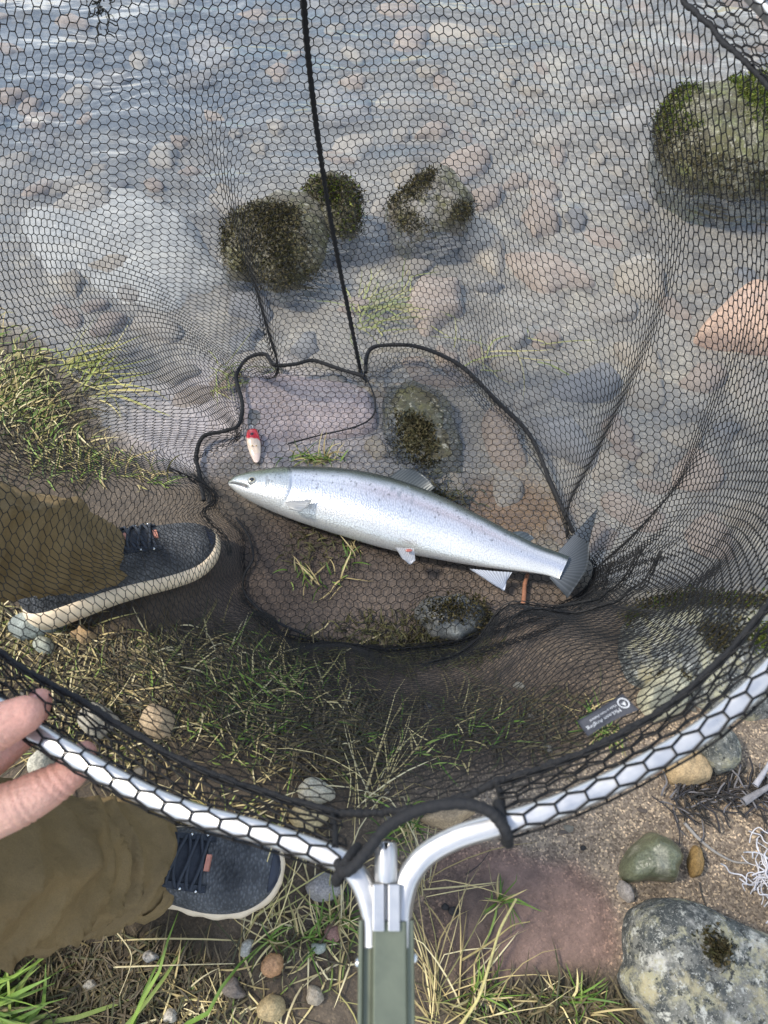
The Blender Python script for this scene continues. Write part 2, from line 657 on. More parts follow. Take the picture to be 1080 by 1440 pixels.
# ------------------------------------------------------------------ ground and water
WZ = -0.010
shore_px = [(-500, 250), (-250, 330), (-60, 420), (60, 470), (150, 590), (230, 650), (330, 668), (470, 655), (560, 690), (650, 720), (740, 765), (820, 800), (950, 832), (1080, 838), (1300, 842), (1700, 850)]
_s = G([a for a, _ in shore_px], [b for _, b in shore_px])
SX = np.concatenate([[-60, -6], _s[:, 0], [6, 60]])
SY = np.concatenate([[_s[0, 1] + 2.2, _s[0, 1] + 1.2], _s[:, 1], [_s[-1, 1], _s[-1, 1]]])


def gh(x, y):
    x, y = np.asarray(x, float), np.asarray(y, float)
    ys = np.interp(x, SX, SY)
    d = ys - y + 0.025 * n2(x, y, 6, 3, 5)
    land = 0.030 * (1 - np.exp(-np.maximum(d, 0) / 0.25)) + 0.02 * np.clip(d, 0, 3)
    bed = -0.19 * (1 - np.exp(-np.maximum(-d, 0) / 1.1)) - 0.03 * np.clip(-d - 2, 0, 50)
    z = WZ + np.where(d > 0, land, bed)
    amp = 0.006 + 0.010 * sstep(0.0, -0.4, d)
    z = z + amp * n2(x, y, 9, 4, 11) + 0.003 * n2(x, y, 40, 3, 12)
    return z


def axis(lo, hi, step, far, nfar):
    core = np.arange(lo, hi + step / 2, step)
    k = np.linspace(0, 1, nfar + 1)[1:]
    out = far * k ** 3 + step * 3 * k
    return np.concatenate([(lo - out)[::-1], core, hi + out])


gx, gy = axis(-1.5, 1.5, 0.0085, 60, 22), axis(-0.5, 2.7, 0.0085, 60, 22)
X, Y = np.meshgrid(gx, gy, indexing='ij')
Z = gh(X, Y)
GV = np.stack([X, Y, Z], -1).reshape(-1, 3)
gpx, gpy = PX(np.stack([X, Y, np.zeros_like(X)], -1))
front = (Y > -0.6)
ys = np.interp(X, SX, SY)
dsh = ys - Y + 0.03 * n2(X, Y, 7, 4, 21)


def blob(cx, cy, rx, ry, edge=0.35, rag=0.35, seed=0):
    q = np.sqrt(((gpx - cx) / rx) ** 2 + ((gpy - cy) / ry) ** 2) + rag * n2(X, Y, 9, 4, 50 + seed)
    return np.where(front, sstep(1 + edge, 1 - edge, q), 0)


def lay(base, color, mask):
    return base * (1 - mask[..., None]) + np.array(color) * mask[..., None]


nz1, nz2 = n2(X, Y, 5, 5, 31), n2(X, Y, 14, 5, 32)
C = np.zeros(X.shape + (3,)) + np.array([0.105, 0.080, 0.055])           # damp soil
C = lay(C, (0.16, 0.125, 0.09), sstep(-0.2, 0.5, nz1))
C = lay(C, (0.29, 0.232, 0.175), blob(880, 1180, 300, 210, 0.3, 0.4, 1))  # sand
C = lay(C, (0.29, 0.232, 0.175), blob(1100, 1150, 160, 140, 0.4, 0.5, 2))
C = lay(C, (0.235, 0.152, 0.118), blob(745, 1300, 125, 100, 0.14, 0.5, 3))  # red silt
C = lay(C, (0.235, 0.152, 0.118), blob(680, 1250, 80, 60, 0.16, 0.5, 4))
C = lay(C, (0.13, 0.09, 0.07), blob(640, 1290, 55, 75, 0.4, 0.5, 5))
C = lay(C, (0.05, 0.042, 0.022), blob(780, 1420, 150, 55, 0.35, 0.4, 6))   # moss and wet soil
C = lay(C, (0.055, 0.042, 0.026), blob(160, 1380, 200, 110, 0.4, 0.4, 7))  # dark soil
C = lay(C, (0.050, 0.038, 0.026), blob(330, 1010, 330, 130, 0.4, 0.4, 8))
C = lay(C, (0.10, 0.075, 0.055), blob(700, 1000, 190, 90, 0.4, 0.4, 9))
C = lay(C, (0.15, 0.115, 0.09), blob(560, 850, 260, 80, 0.4, 0.4, 10))     # wet mud inside the net
C = lay(C, (0.085, 0.062, 0.048), blob(400, 800, 120, 70, 0.5, 0.4, 11))
bed = np.zeros_like(C) + np.array([0.31, 0.275, 0.22])
bed = lay(bed, (0.22, 0.195, 0.155), sstep(0.05, 0.45, nz1))
bed = lay(bed, (0.42, 0.37, 0.28), sstep(0.1, 0.5, nz2) * 0.7)
bed = lay(bed, (0.50, 0.43, 0.41), blob(360, 590, 170, 90, 0.5, 0.3, 12))
bed = lay(bed, (0.13, 0.14, 0.145), blob(150, -20, 420, 230, 0.6, 0.3, 15))  # bed colour darkened in place of the light lost in deeper water
bed = lay(bed, (0.17, 0.15, 0.12), sstep(0.15, 0.4, n2(X, Y, 8, 4, 37)) * 0.8)
bed = lay(bed, (0.20, 0.19, 0.18), blob(590, 610, 80, 80, 0.5, 0.5, 13))
bed = lay(bed, (0.24, 0.15, 0.075), blob(720, 710, 90, 45, 0.5, 0.5, 14))
wet = sstep(0.05, -0.02, dsh)
C = C * (1 - wet[..., None]) + bed * wet[..., None]
grain = np.clip(0.35 + 0.65 * blob(880, 1150, 330, 240, 0.5, 0.3, 1) - 0.75 * blob(745, 1300, 115, 90, 0.3, 0.3, 3) - 0.3 * blob(680, 1250, 70, 55, 0.3, .3, 4), 0.08, 1)
wetf = np.clip(sstep(0.30, 0.02, dsh) + 0.3 * blob(560, 850, 300, 110), 0, 1)
ground = obj('ground', GV, grid_faces(len(gx), len(gy)), M['ground'], col=C.reshape(-1, 3))
for nm, arr in (('Grain', grain), ('Wet', wetf)):
    at = ground.data.attributes.new(nm, 'FLOAT', 'POINT')
    at.data.foreach_set('value', arr.astype(np.float32).ravel())
tag(ground, kind='structure')

wx, wy = axis(-2.0, 2.0, 0.05, 58, 12), axis(0.3, 3.0, 0.05, 57, 12)
WX, WY = np.meshgrid(wx, wy, indexing='ij')
keep = (np.interp(WX, SX, SY) - WY) < 0.30
idx = -np.ones(WX.size, int)
WF = grid_faces(len(wx), len(wy))
kf = keep.reshape(-1)
WF = WF[kf[WF].all(1)]
used = np.unique(WF)
idx[used] = np.arange(len(used))
WV = np.stack([WX, WY, np.full_like(WX, WZ)], -1).reshape(-1, 3)[used]
water = obj('water', WV, idx[WF], M['water'])
tag(water, kind='structure')

# ------------------------------------------------------------------ stones
def stone_mesh(poly, h, base_z, color, spots=None, seed=0, power=3.2, rough=0.19, nth=72, nr=16, sink=0.02, tilt=(0, 0)):
    """solid stone over an outline polygon (world xy): domed top, undercut foot"""
    poly = np.asarray(poly, float)[:, :2]
    c = poly.mean(0)
    ring = catmull(poly, nth, True)
    size = np.linalg.norm(ring - c, axis=1).mean()
    th = np.linspace(0, 2 * math.pi, nth, endpoint=False)
    jag = fbm(np.stack([np.cos(th) * 2.2, np.sin(th) * 2.2, np.zeros(nth) + seed], -1), 4, seed)
    ring = c + (ring - c) * (1 + rough * 0.6 * jag[:, None])
    rho = np.concatenate([np.sin(np.linspace(0.0, math.pi / 2, nr))[1:], [0.97, 0.86]])
    zz = np.concatenate([(1 - np.sin(np.linspace(0.0, math.pi / 2, nr))[1:] ** power) ** (1 / 2.0), [-0.25, -0.6]])
    zz[nr - 2] = max(zz[nr - 2], 0.0)
    V = [np.array([[c[0], c[1], base_z + h]])]
    for r, z in zip(rho, zz):
        p = c + (ring - c) * r
        V.append(np.column_stack([p, np.full(nth, base_z + h * z if z >= 0 else base_z + z * max(sink * 2, 0.3 * h))]))
    V = np.vstack(V)
    nn = fbm(V / size * 1.3 + seed * 3.1, 5, seed)
    n3 = fbm(V / size * 4.0 + seed * 1.7, 4, seed + 9)
    rel = V - np.array([c[0], c[1], base_z])
    V[:, 2] += (nn * rough * 1.2 + n3 * rough * 0.35) * h * np.clip(1 - (np.linalg.norm(rel[:, :2], axis=1) / (size * 1.5)) ** 2, 0, 1)
    V[:, 2] += rel[:, 0] * tilt[0] + rel[:, 1] * tilt[1]
    F = [[0, 1 + k, 1 + (k + 1) % nth] for k in range(nth)]
    q = grid_faces(len(rho), nth, False, True) + 1
    F += [list(f) for f in q]
    last = 1 + (len(rho) - 1) * nth
    F.append([last + k for k in range(nth)])
    a_, b_, c_ = V[F[nth][0]], V[F[nth][1]], V[F[nth][2]]
    if np.cross(b_ - a_, c_ - a_)[2] < 0:
        F = F[:nth] + [f[::-1] for f in F[nth:-1]] + [F[-1]]
    F[-1] = F[-1][::-1]
    a_, b_, c_ = V[F[0][0]], V[F[0][1]], V[F[0][2]]
    if np.cross(b_ - a_, c_ - a_)[2] < 0:
        F[:nth] = [f[::-1] for f in F[:nth]]
    color = np.array(color)
    colr = color * (1 + 0.22 * fbm(V * 26 + seed, 4, seed + 3))[:, None]
    if spots:
        for sc, thr, sc_col, sd in spots:
            m = sstep(thr, thr + 0.22, fbm(V * sc + sd, 5, sd))[:, None]
            colr = colr * (1 - m) + np.array(sc_col) * m
    return V, F, colr


def pxpoly(pts, z):
    a = np.array(pts, float)
    return G(a[:, 0], a[:, 1], z)


def stone(name, pts, h, color, label, spots=None, seed=0, m='rock', zoff=0.0, cat='stone', group=None, bz=None, **kw):
    w = pxpoly(pts, (0.35 * h + zoff) if bz is None else bz + 0.35 * h)
    c = w.mean(0)
    if bz is None:
        bz = float(gh(c[0], c[1])) + zoff
    V, F, colr = stone_mesh(w, h, bz, color, spots, seed, **kw)
    o = obj(name, V, F, M[m], col=colr, loc=(c[0], c[1], bz))
    return tag(o, label, cat, group)


def oval(cx, cy, rx, ry, rot=0, n=9, jit=0.12, seed=0):
    r = np.random.default_rng(seed + 100)
    a = np.linspace(0, 2 * math.pi, n, endpoint=False)
    k = 1 + 1.9 * jit * r.uniform(-1, 1, n)
    x, y = rx * np.cos(a) * k, ry * np.sin(a) * k
    c, s = math.cos(R(rot)), math.sin(R(rot))
    return list(zip(cx + x * c - y * s, cy + x * s + y * c))


def tufts(name, parent, pts, nrm, n, size, cols, r, up=0.6):
    """little leafy sprigs on a stone: one stuff part"""
    V, F, Cc = [], [], []
    pick = r.integers(0, len(pts), n)
    p = pts[pick] + r.normal(0, 1, (n, 3)) * np.array([0.0075, 0.0075, 0.0025])
    d = nrm[pick] * up + r.normal(0, 0.55, (n, 3)) + np.array([0, 0, 0.25])
    d /= np.linalg.norm(d, axis=1, keepdims=True)
    side = np.cross(d, r.normal(0, 1, (n, 3)))
    side /= np.linalg.norm(side, axis=1, keepdims=True) + 1e-9
    L = size * r.uniform(0.5, 1.4, n)[:, None]
    w = L * r.uniform(0.18, 0.4, n)[:, None]
    bend = r.normal(0, 0.3, (n, 3)) * L
    A, B = p - side * w * 0.4, p + side * w * 0.4
    Cm, D = p + d * L * 0.55 - side * w, p + d * L * 0.55 + side * w
    E = p + d * L + bend
    V = np.stack([A, B, D, Cm, E], 1).reshape(-1, 3)
    b = (np.arange(n) * 5)[:, None]
    F = [list(f) for f in (b + np.array([[0, 1, 2, 3]]))] + [list(f) for f in (b + np.array([[3, 2, 4]]))]
    cc = np.array(cols)[r.integers(0, len(cols), n)] * r.uniform(0.6, 1.4, n)[:, None]
    o = obj(name, V, F, M['moss'], parent, col=np.repeat(cc, 5, 0), smooth=False)
    o['kind'] = 'stuff'
    return o


def moss_on(o, sel, n, size, cols, seed=0):
    me = o.data
    co = np.array([o.matrix_basis @ v.co for v in me.vertices])
    nr = np.array([v.normal for v in me.vertices])
    k = sel(co, nr)
    if k.sum() < 3:
        return
    tufts('moss', o, co[k], nr[k], n, size, cols, np.random.default_rng(seed))


MOSS_DARK = [(0.040, 0.038, 0.014), (0.060, 0.050, 0.020), (0.032, 0.028, 0.013), (0.070, 0.055, 0.026), (0.10, 0.085, 0.04)]
MOSS_GREEN = [(0.06, 0.09, 0.012), (0.10, 0.13, 0.015), (0.035, 0.05, 0.01), (0.14, 0.15, 0.03)]


def zone(pts_px, fade=0):
    poly = np.array(pts_px, float)

    def sel(co, nr):
        x, y = PX(co)
        inside = np.zeros(len(x), bool)
        j = len(poly) - 1
        for i in range(len(poly)):
            xi, yi, xj, yj = *poly[i], *poly[j]
            c = ((yi > y) != (yj > y)) & (x < (xj - xi) * (y - yi) / (yj - yi + 1e-9) + xi)
            inside ^= c
            j = i
        return inside & (nr[:, 2] > -0.2)
    return sel


# rocks standing out of the water
o = stone('rock', [(925, 160), (945, 128), (1000, 122), (1060, 118), (1130, 130), (1190, 180), (1190, 250), (1130, 258), (1050, 260), (980, 240), (930, 198)], 0.125, (0.36, 0.33, 0.24),
          'large mossy rock standing out of the water, upper right', [(9, 0.0, (0.13, 0.115, 0.06), 3), (16, 0.10, (0.26, 0.28, 0.09), 5), (30, 0.15, (0.10, 0.10, 0.04), 15), (40, 0.3, (0.5, 0.47, 0.38), 6)], m='mossrock', seed=3, bz=-0.035, sink=0.12, power=3.6, rough=0.34, cat='rock')
moss_on(o, zone([(915, 110), (965, 118), (950, 160), (975, 190), (1000, 210), (1090, 235), (1090, 300), (960, 270), (915, 210)]), 6500, 0.0055, MOSS_DARK, 1)
moss_on(o, zone([(930, 110), (985, 125), (960, 160), (1000, 170), (940, 200), (920, 170)]), 2600, 0.006, MOSS_GREEN, 2)
moss_on(o, zone([(1020, 105), (1090, 100), (1100, 190), (1060, 170), (1040, 130)]), 3000, 0.006, MOSS_GREEN, 3)
o = stone('rock', [(312, 340), (325, 310), (370, 290), (410, 275), (450, 275), (470, 300), (470, 350), (450, 385), (400, 405), (360, 395), (325, 375)], 0.072, (0.17, 0.145, 0.10),
          'dark mossy rock in the water left of the net seam', [(10, 0.1, (0.09, 0.075, 0.045), 3), (22, 0.2, (0.42, 0.38, 0.30), 7)], m='mossrock', seed=8, rough=0.38, cat='rock', bz=-0.035, sink=0.10)
moss_on(o, zone([(300, 340), (325, 300), (370, 285), (400, 330), (420, 380), (400, 410), (350, 400)]), 6000, 0.0058, MOSS_DARK, 4)
moss_on(o, zone([(370, 285), (420, 290), (440, 370), (470, 380), (460, 400), (400, 410)]), 3500, 0.0055, MOSS_DARK, 5)
o = stone('rock', [(425, 275), (445, 258), (480, 255), (503, 270), (505, 300), (490, 325), (455, 325), (430, 305)], 0.072, (0.20, 0.18, 0.13),
          'small green mossy rock behind the net seam', [(14, 0.1, (0.07, 0.065, 0.03), 4)], m='mossrock', seed=12, rough=0.38, cat='rock', bz=-0.035, sink=0.10)
moss_on(o, zone([(420, 280), (445, 250), (510, 255), (510, 330), (470, 330), (465, 290)]), 5200, 0.0058, MOSS_GREEN + MOSS_DARK + MOSS_DARK, 6)
o = stone('rock', [(548, 290), (575, 262), (610, 240), (645, 248), (668, 280), (655, 308), (610, 325), (570, 318)], 0.072, (0.36, 0.33, 0.29),
          'pale rock with dark moss in the water right of the seam', [(12, 0.15, (0.2, 0.17, 0.13), 4)], m='mossrock', seed=15, rough=0.38, cat='rock', bz=-0.035, sink=0.10)
moss_on(o, zone([(545, 290), (575, 255), (612, 238), (600, 270), (575, 290), (612, 322), (570, 325)]), 3300, 0.0055, MOSS_DARK, 7)
moss_on(o, zone([(640, 285), (668, 285), (655, 308), (630, 308)]), 900, 0.005, MOSS_DARK, 8)

# sunken stones
SUNK = 'sunken stones in the shallow water'
stone('sunken_stone', oval(150, 330, 165, 105, 10, 14, 0.05, 1), 0.08, (0.36, 0.34, 0.295), 'broad pale boulder lying under water at the left', seed=21, rough=0.22, cat='stone', power=2.8, zoff=-0.045)
stone('sunken_stone', [(1005, 425), (1040, 380), (1085, 350), (1150, 380), (1150, 440), (1060, 440)], 0.07, (0.54, 0.35, 0.23), 'orange stone under water at the right edge', seed=22, rough=0.1, power=4)
stone('sunken_stone', [(1040, 60), (1075, 40), (1120, 60), (1110, 100), (1060, 100)], 0.06, (0.50, 0.36, 0.24), 'orange tan stone behind the large mossy rock', seed=23, rough=0.1)
stone('sunken_stone', [(535, 540), (570, 515), (625, 535), (650, 590), (655, 650), (600, 665), (550, 620)], 0.035, (0.15, 0.15, 0.14), 'grey weedy stone under water behind the fish', [(18, 0.05, (0.08, 0.085, 0.05), 3)], seed=24, rough=0.25, power=3, m='mossrock')
o = bpy.data.objects['sunken_stone.003']
moss_on(o, zone([(560, 580), (600, 590), (620, 650), (600, 670), (540, 650)]), 2400, 0.0055, MOSS_DARK, 9)
stone('sunken_stone', [(340, 520), (372, 508), (430, 514), (512, 530), (528, 575), (500, 600), (430, 615), (350, 622), (338, 575)], 0.022, (0.40, 0.32, 0.30), 'broad flat pinkish slab under shallow water above the lure', seed=25, rough=0.12, power=7, zoff=-0.004)
kinds = []
for k in range(7):
    w = np.array(oval(0, 0, 1.0, 0.72, 0, 9, 0.16, 40 + k))
    V, F, cc = stone_mesh(np.column_stack([w, np.zeros(9)]), 0.55, 0, (1, 1, 1), None, 60 + k, 3.0, 0.12, 36, 9, 0.02)
    kinds.append((V, F))
PAL = [(0.66, 0.57, 0.45), (0.58, 0.50, 0.42), (0.72, 0.60, 0.44), (0.52, 0.45, 0.38), (0.66, 0.51, 0.38), (0.74, 0.66, 0.54), (0.44, 0.41, 0.37), (0.70, 0.60, 0.40)]
PALN = ['beige', 'greyish tan', 'sandy', 'brownish grey', 'light brown', 'cream', 'dark grey', 'yellowish']
LANDW = [('large mossy rock', 1020, 200), ('dark mossy rock', 385, 335), ('small green mossy rock', 465, 290), ('pale mossy rock', 610, 282), ('orange stone', 1070, 400), ('flat pinkish slab', 430, 560), ('broad pale boulder', 150, 330), ('tail of the fish', 830, 770), ('grey weedy stone', 600, 590), ('dorsal fin of the fish', 585, 670), ('top left weed scrap', 145, 20), ('top end of the net seam', 435, 0), ('middle of the net seam', 480, 400), ('top right corner', 1080, 0), ('right floor seam cord', 720, 590), ('grassy bank', 100, 560)]


def where(px, py, land):
    nm, lx, ly = min(land, key=lambda q_: (q_[1] - px) ** 2 + (q_[2] - py) ** 2)
    dx, dy = px - lx, py - ly
    far_ = 'well ' if math.hypot(dx, dy) > 120 else ('just ' if math.hypot(dx, dy) < 60 else '')
    if abs(dx) > abs(dy):
        return far_ + ('right of the ' if dx > 0 else 'left of the ') + nm
    return far_ + ('below the ' if dy > 0 else 'above the ') + nm


variants = []
for k, (V, F) in enumerate(kinds):
    for ci in range(3):
        c = np.array(PAL[(k * 3 + ci * 2 + k) % len(PAL)]) * 0.70
        cc = c * (1 + 0.25 * fbm(V * 3 + k, 4, 70 + k))[:, None]
        o = obj('sunken_stone', V, F, M['rock'], col=cc)
        variants.append((o.data, (k * 3 + ci * 2 + k) % len(PAL)))
        bpy.data.objects.remove(o)
pr = np.random.default_rng(11)
placed = []
tries = 0
while len(placed) < 210 and tries < 9000:
    tries += 1
    px, py = pr.uniform(-60, 1140), pr.uniform(-60, 800)
    g = G(px, py, -0.08)
    d = np.interp(g[0], SX, SY) - g[1]
    if d > -0.05:
        continue
    dens = 1.0 if px > 560 else 0.55
    if pr.random() > dens:
        continue
    rad = pr.choice([0.03, 0.042, 0.055, 0.075, 0.10], p=[0.25, 0.3, 0.25, 0.13, 0.07])
    if any((g[0] - q[0]) ** 2 + (g[1] - q[1]) ** 2 < (0.70 * (rad + q[2])) ** 2 for q in placed):
        continue
    placed.append((g[0], g[1], rad))
    vm_, vc_ = variants[pr.integers(len(variants))]
    o = bpy.data.objects.new('sunken_stone', vm_)
    COL.objects.link(o)
    z = float(gh(g[0], g[1]))
    hmax = min(0.5, max(0.12, (WZ - z - 0.006) / (0.62 * rad)))
    o.location = (g[0], g[1], z - 0.10 * rad)
    o.rotation_euler = (pr.uniform(-0.12, 0.12), pr.uniform(-0.12, 0.12), pr.uniform(0, 6.28))
    o.scale = (rad, rad * pr.uniform(0.8, 1.15), rad * min(hmax, pr.uniform(0.3, 0.6)) / 0.55)
    size_ = 'small' if rad < 0.04 else ('medium' if rad < 0.06 else ('large' if rad < 0.09 else 'very large'))
    tag(o, size_ + ' ' + PALN[vc_] + ' stone under water ' + where(px, py, LANDW), 'stone', SUNK)

# stones on the bank
stone('boulder', [(868, 1345), (880, 1290), (915, 1262), (960, 1266), (1010, 1290), (1090, 1318), (1220, 1330), (1260, 1450), (1150, 1560), (1000, 1560), (915, 1450), (870, 1390)], 0.075, (0.20, 0.195, 0.165),
      'big flat lichen covered boulder in the bottom right corner', [(14, 0.02, (0.10, 0.11, 0.10), 2), (20, 0.12, (0.42, 0.39, 0.27), 4), (55, 0.18, (0.50, 0.48, 0.42), 6), (80, 0.30, (0.06, 0.065, 0.06), 8), (9, 0.22, (0.34, 0.33, 0.16), 11)], seed=31, power=7, rough=0.12, nth=120, nr=34, cat='boulder', m='lichen')
o = bpy.data.objects['boulder']
moss_on(o, zone([(995, 1325), (1015, 1322), (1022, 1338), (1008, 1345)]), 420, 0.006, MOSS_DARK, 10)
stone('stone', [(866, 1232), (872, 1205), (895, 1182), (915, 1172), (935, 1185), (953, 1205), (945, 1225), (938, 1240), (905, 1240), (880, 1243)], 0.045, (0.125, 0.13, 0.075),
      'olive green angular stone on the sand above the boulder', [(40, 0.22, (0.28, 0.27, 0.19), 5)], seed=33, power=3.5, rough=0.16, m='rock_wet')
stone('pebble', oval(971, 1214, 10, 25, -4, 8, 0.1, 3), 0.022, (0.27, 0.17, 0.06), 'narrow ochre brown pebble right of the green stone', seed=34, cat='pebble')
stone('pebble', oval(873, 1256, 9, 17, -25, 8, 0.06, 4), 0.018, (0.30, 0.26, 0.22), 'small grey oval pebble below the green stone', seed=35, cat='pebble')
stone('stone', [(930, 1085), (948, 1060), (975, 1060), (996, 1092), (970, 1107), (940, 1102)], 0.04, (0.42, 0.30, 0.16), 'smooth tan stone below the right side of the hoop', seed=36, power=3.4)
stone('stone', [(975, 1040), (1010, 1025), (1035, 1050), (1030, 1085), (1000, 1090), (980, 1070)], 0.05, (0.20, 0.20, 0.165), 'grey lichen stone beside the tan stone by the hoop', [(30, 0.1, (0.38, 0.36, 0.24), 5), (25, 0.25, (0.05, 0.05, 0.03), 6)], seed=37, power=3, m='lichen')
stone('stone', oval(458, 1250, 23, 24, 20, 9, 0.08, 6), 0.03, (0.30, 0.275, 0.25), 'grey brown rounded stone between the shoe and net handle', [(20, 0.25, (0.12, 0.11, 0.10), 5)], seed=38, power=2.6)
stone('pebble', oval(387, 1356, 15, 18, 10, 8, 0.06, 7), 0.022, (0.50, 0.27, 0.13), 'small orange pebble below the near shoe', seed=39, cat='pebble')
stone('pebble', oval(382, 1416, 19, 21, 10, 8, 0.14, 8), 0.026, (0.44, 0.33, 0.17), 'tan pebble below the orange pebble, at the bottom edge', seed=40, cat='pebble')
stone('pebble', oval(446, 1396, 13, 14, 30, 7, 0.18, 9), 0.016, (0.36, 0.30, 0.22), 'angular beige pebble right of the orange pebble', seed=41, cat='pebble')
stone('pebble', oval(334, 1388, 17, 13, 30, 7, 0.15, 10), 0.014, (0.19, 0.155, 0.125), 'dull brown pebble left of the orange pebble', seed=42, cat='pebble')
stone('pebble', oval(452, 1333, 11, 9, 10, 7, 0.15, 11), 0.012, (0.30, 0.32, 0.26), 'tiny grey green pebble left of the net handle', seed=43, cat='pebble')
stone('pebble', oval(468, 1312, 14, 12, 0, 7, 0.15, 12), 0.012, (0.24, 0.13, 0.10), 'reddish pebble pressed in the soil left of the handle', seed=44, cat='pebble')
stone('pebble', oval(352, 1332, 10, 12, 20, 7, 0.15, 12), 0.014, (0.42, 0.40, 0.33), 'pale flat pebble just under the near shoe', seed=45, cat='pebble')
stone('pebble', oval(250, 1427, 11, 11, 0, 7, 0.15, 13), 0.014, (0.42, 0.38, 0.31), 'pale pebble on dark soil at the bottom left', seed=46, cat='pebble')
stone('pebble', oval(222, 1345, 10, 9, 0, 7, 0.2, 14), 0.012, (0.30, 0.28, 0.25), 'little grey pebble on dark soil below the near trouser leg', seed=47, cat='pebble')
stone('pebble', oval(139, 1382, 9, 8, 0, 7, 0.15, 15), 0.012, (0.36, 0.32, 0.25), 'cream pebble in the grass below the near trouser leg', seed=48, cat='pebble')
stone('stone', oval(228, 1018, 24, 22, 20, 8, 0.12, 16), 0.04, (0.42, 0.31, 0.19), 'tan stone in dry grass above the left side of the hoop', seed=49, power=2.4)
stone('stone', oval(143, 1018, 26, 24, 0, 8, 0.1, 17), 0.04, (0.40, 0.36, 0.28), 'pale grey stone in dry grass right of the hand', seed=50, power=2.6)
stone('stone', oval(66, 1082, 16, 24, 15, 8, 0.1, 18), 0.03, (0.46, 0.43, 0.34), 'pale flat stone between the fingers and the near trouser leg', seed=51, power=3)
stone('stone', [(18, 890), (35, 872), (75, 868), (100, 880), (75, 898), (35, 906)], 0.03, (0.24, 0.26, 0.23), 'flat grey green stone under the heel of the far shoe', seed=52, power=3)
stone('pebble', oval(68, 915, 14, 12, 0, 8, 0.1, 18), 0.02, (0.33, 0.34, 0.27), 'small grey pebble below the flat heel stone', seed=53, cat='pebble')
stone('pebble', oval(122, 898, 15, 12, 0, 8, 0.15, 19), 0.02, (0.33, 0.22, 0.11), 'brown pebble below the heel of the far shoe', seed=54, cat='pebble')
stone('stone', oval(446, 1118, 24, 20, 10, 8, 0.12, 20), 0.035, (0.44, 0.40, 0.30), 'pale stone in grass behind the bottom of the hoop', seed=55, power=2.6)
stone('stone', oval(437, 1152, 26, 19, -5, 8, 0.12, 21), 0.03, (0.44, 0.35, 0.19), 'yellowish stone just under the bottom of the hoop', seed=56, power=2.6)
stone('stone', oval(628, 1150, 32, 20, -10, 8, 0.15, 22), 0.03, (0.40, 0.29, 0.17), 'tan stone half buried behind the black loop cord', seed=57, power=3)
o = stone('stone', oval(632, 872, 48, 34, 5, 10, 0.08, 23), 0.045, (0.13, 0.13, 0.12), 'dark wet stone under the net below the fish', [(30, 0.2, (0.25, 0.25, 0.22), 3)], seed=58, power=2.6, m='rock_wet')
moss_on(o, zone([(575, 900), (600, 845), (690, 845), (690, 900), (660, 880), (640, 860), (600, 880)]), 1600, 0.005, MOSS_DARK, 12)
o = stone('rock', [(870, 900), (900, 858), (960, 838), (1020, 842), (1090, 850), (1150, 900), (1120, 990), (1040, 1010), (960, 985), (890, 960)], 0.05, (0.21, 0.205, 0.18),
          'broad grey lichen rock at the water edge inside the right of the hoop', [(25, 0.12, (0.46, 0.43, 0.28), 5), (12, 0.15, (0.10, 0.10, 0.085), 8)], seed=59, power=4, rough=0.14, cat='rock', m='lichen')
moss_on(o, zone([(870, 850), (900, 835), (1000, 825), (1090, 838), (1090, 862), (1000, 852), (930, 862), (890, 880)]), 3600, 0.0058, MOSS_DARK + MOSS_GREEN[:1], 13)
moss_on(o, zone([(980, 880), (1040, 870), (1050, 905), (1010, 915)]), 900, 0.006, MOSS_DARK, 14)
moss_on(o, zone([(1060, 890), (1090, 880), (1090, 910), (1060, 915)]), 450, 0.006, MOSS_GREEN, 15)
moss_on(o, zone([(930, 945), (965, 950), (955, 968), (930, 965)]), 450, 0.006, MOSS_DARK, 16)
stone('stone', [(900, 970), (935, 935), (965, 955), (960, 1000), (925, 1015), (900, 1000)], 0.05, (0.44, 0.41, 0.28), 'pale yellow stone beside the net label tag', [(30, 0.2, (0.2, 0.2, 0.15), 3)], seed=60, power=3)

# small bank pebbles
LANDB = [('lichen boulder', 980, 1370), ('green angular stone', 910, 1205), ('net handle', 543, 1380), ('red silt patch', 745, 1300), ('near shoe', 330, 1240), ('orange pebble', 387, 1356), ('label tag', 855, 1005), ('tan stone by the hoop', 962, 1083), ('loop cord', 620, 1135), ('thumb', 40, 1005), ('heel of the far shoe', 70, 880), ('dark wet stone', 632, 872), ('root tangle', 1070, 1225), ('dry grass stones', 190, 1018), ('pale stone behind the hoop', 446, 1118), ('lichen rock by the water', 990, 900), ('straw below the net bag', 500, 980)]
pv = []
for k in range(5):
    V, F = kinds[k]
    c = np.array([(0.36, 0.32, 0.26), (0.26, 0.21, 0.17), (0.42, 0.38, 0.3), (0.33, 0.22, 0.15), (0.16, 0.15, 0.14)][k])
    o = obj('pebble', V, F, M['rock'], col=c * (1 + 0.2 * fbm(V * 3, 4, k))[:, None])
    pv.append(o.data)
    bpy.data.objects.remove(o)
pr = np.random.default_rng(5)
cnt = 0
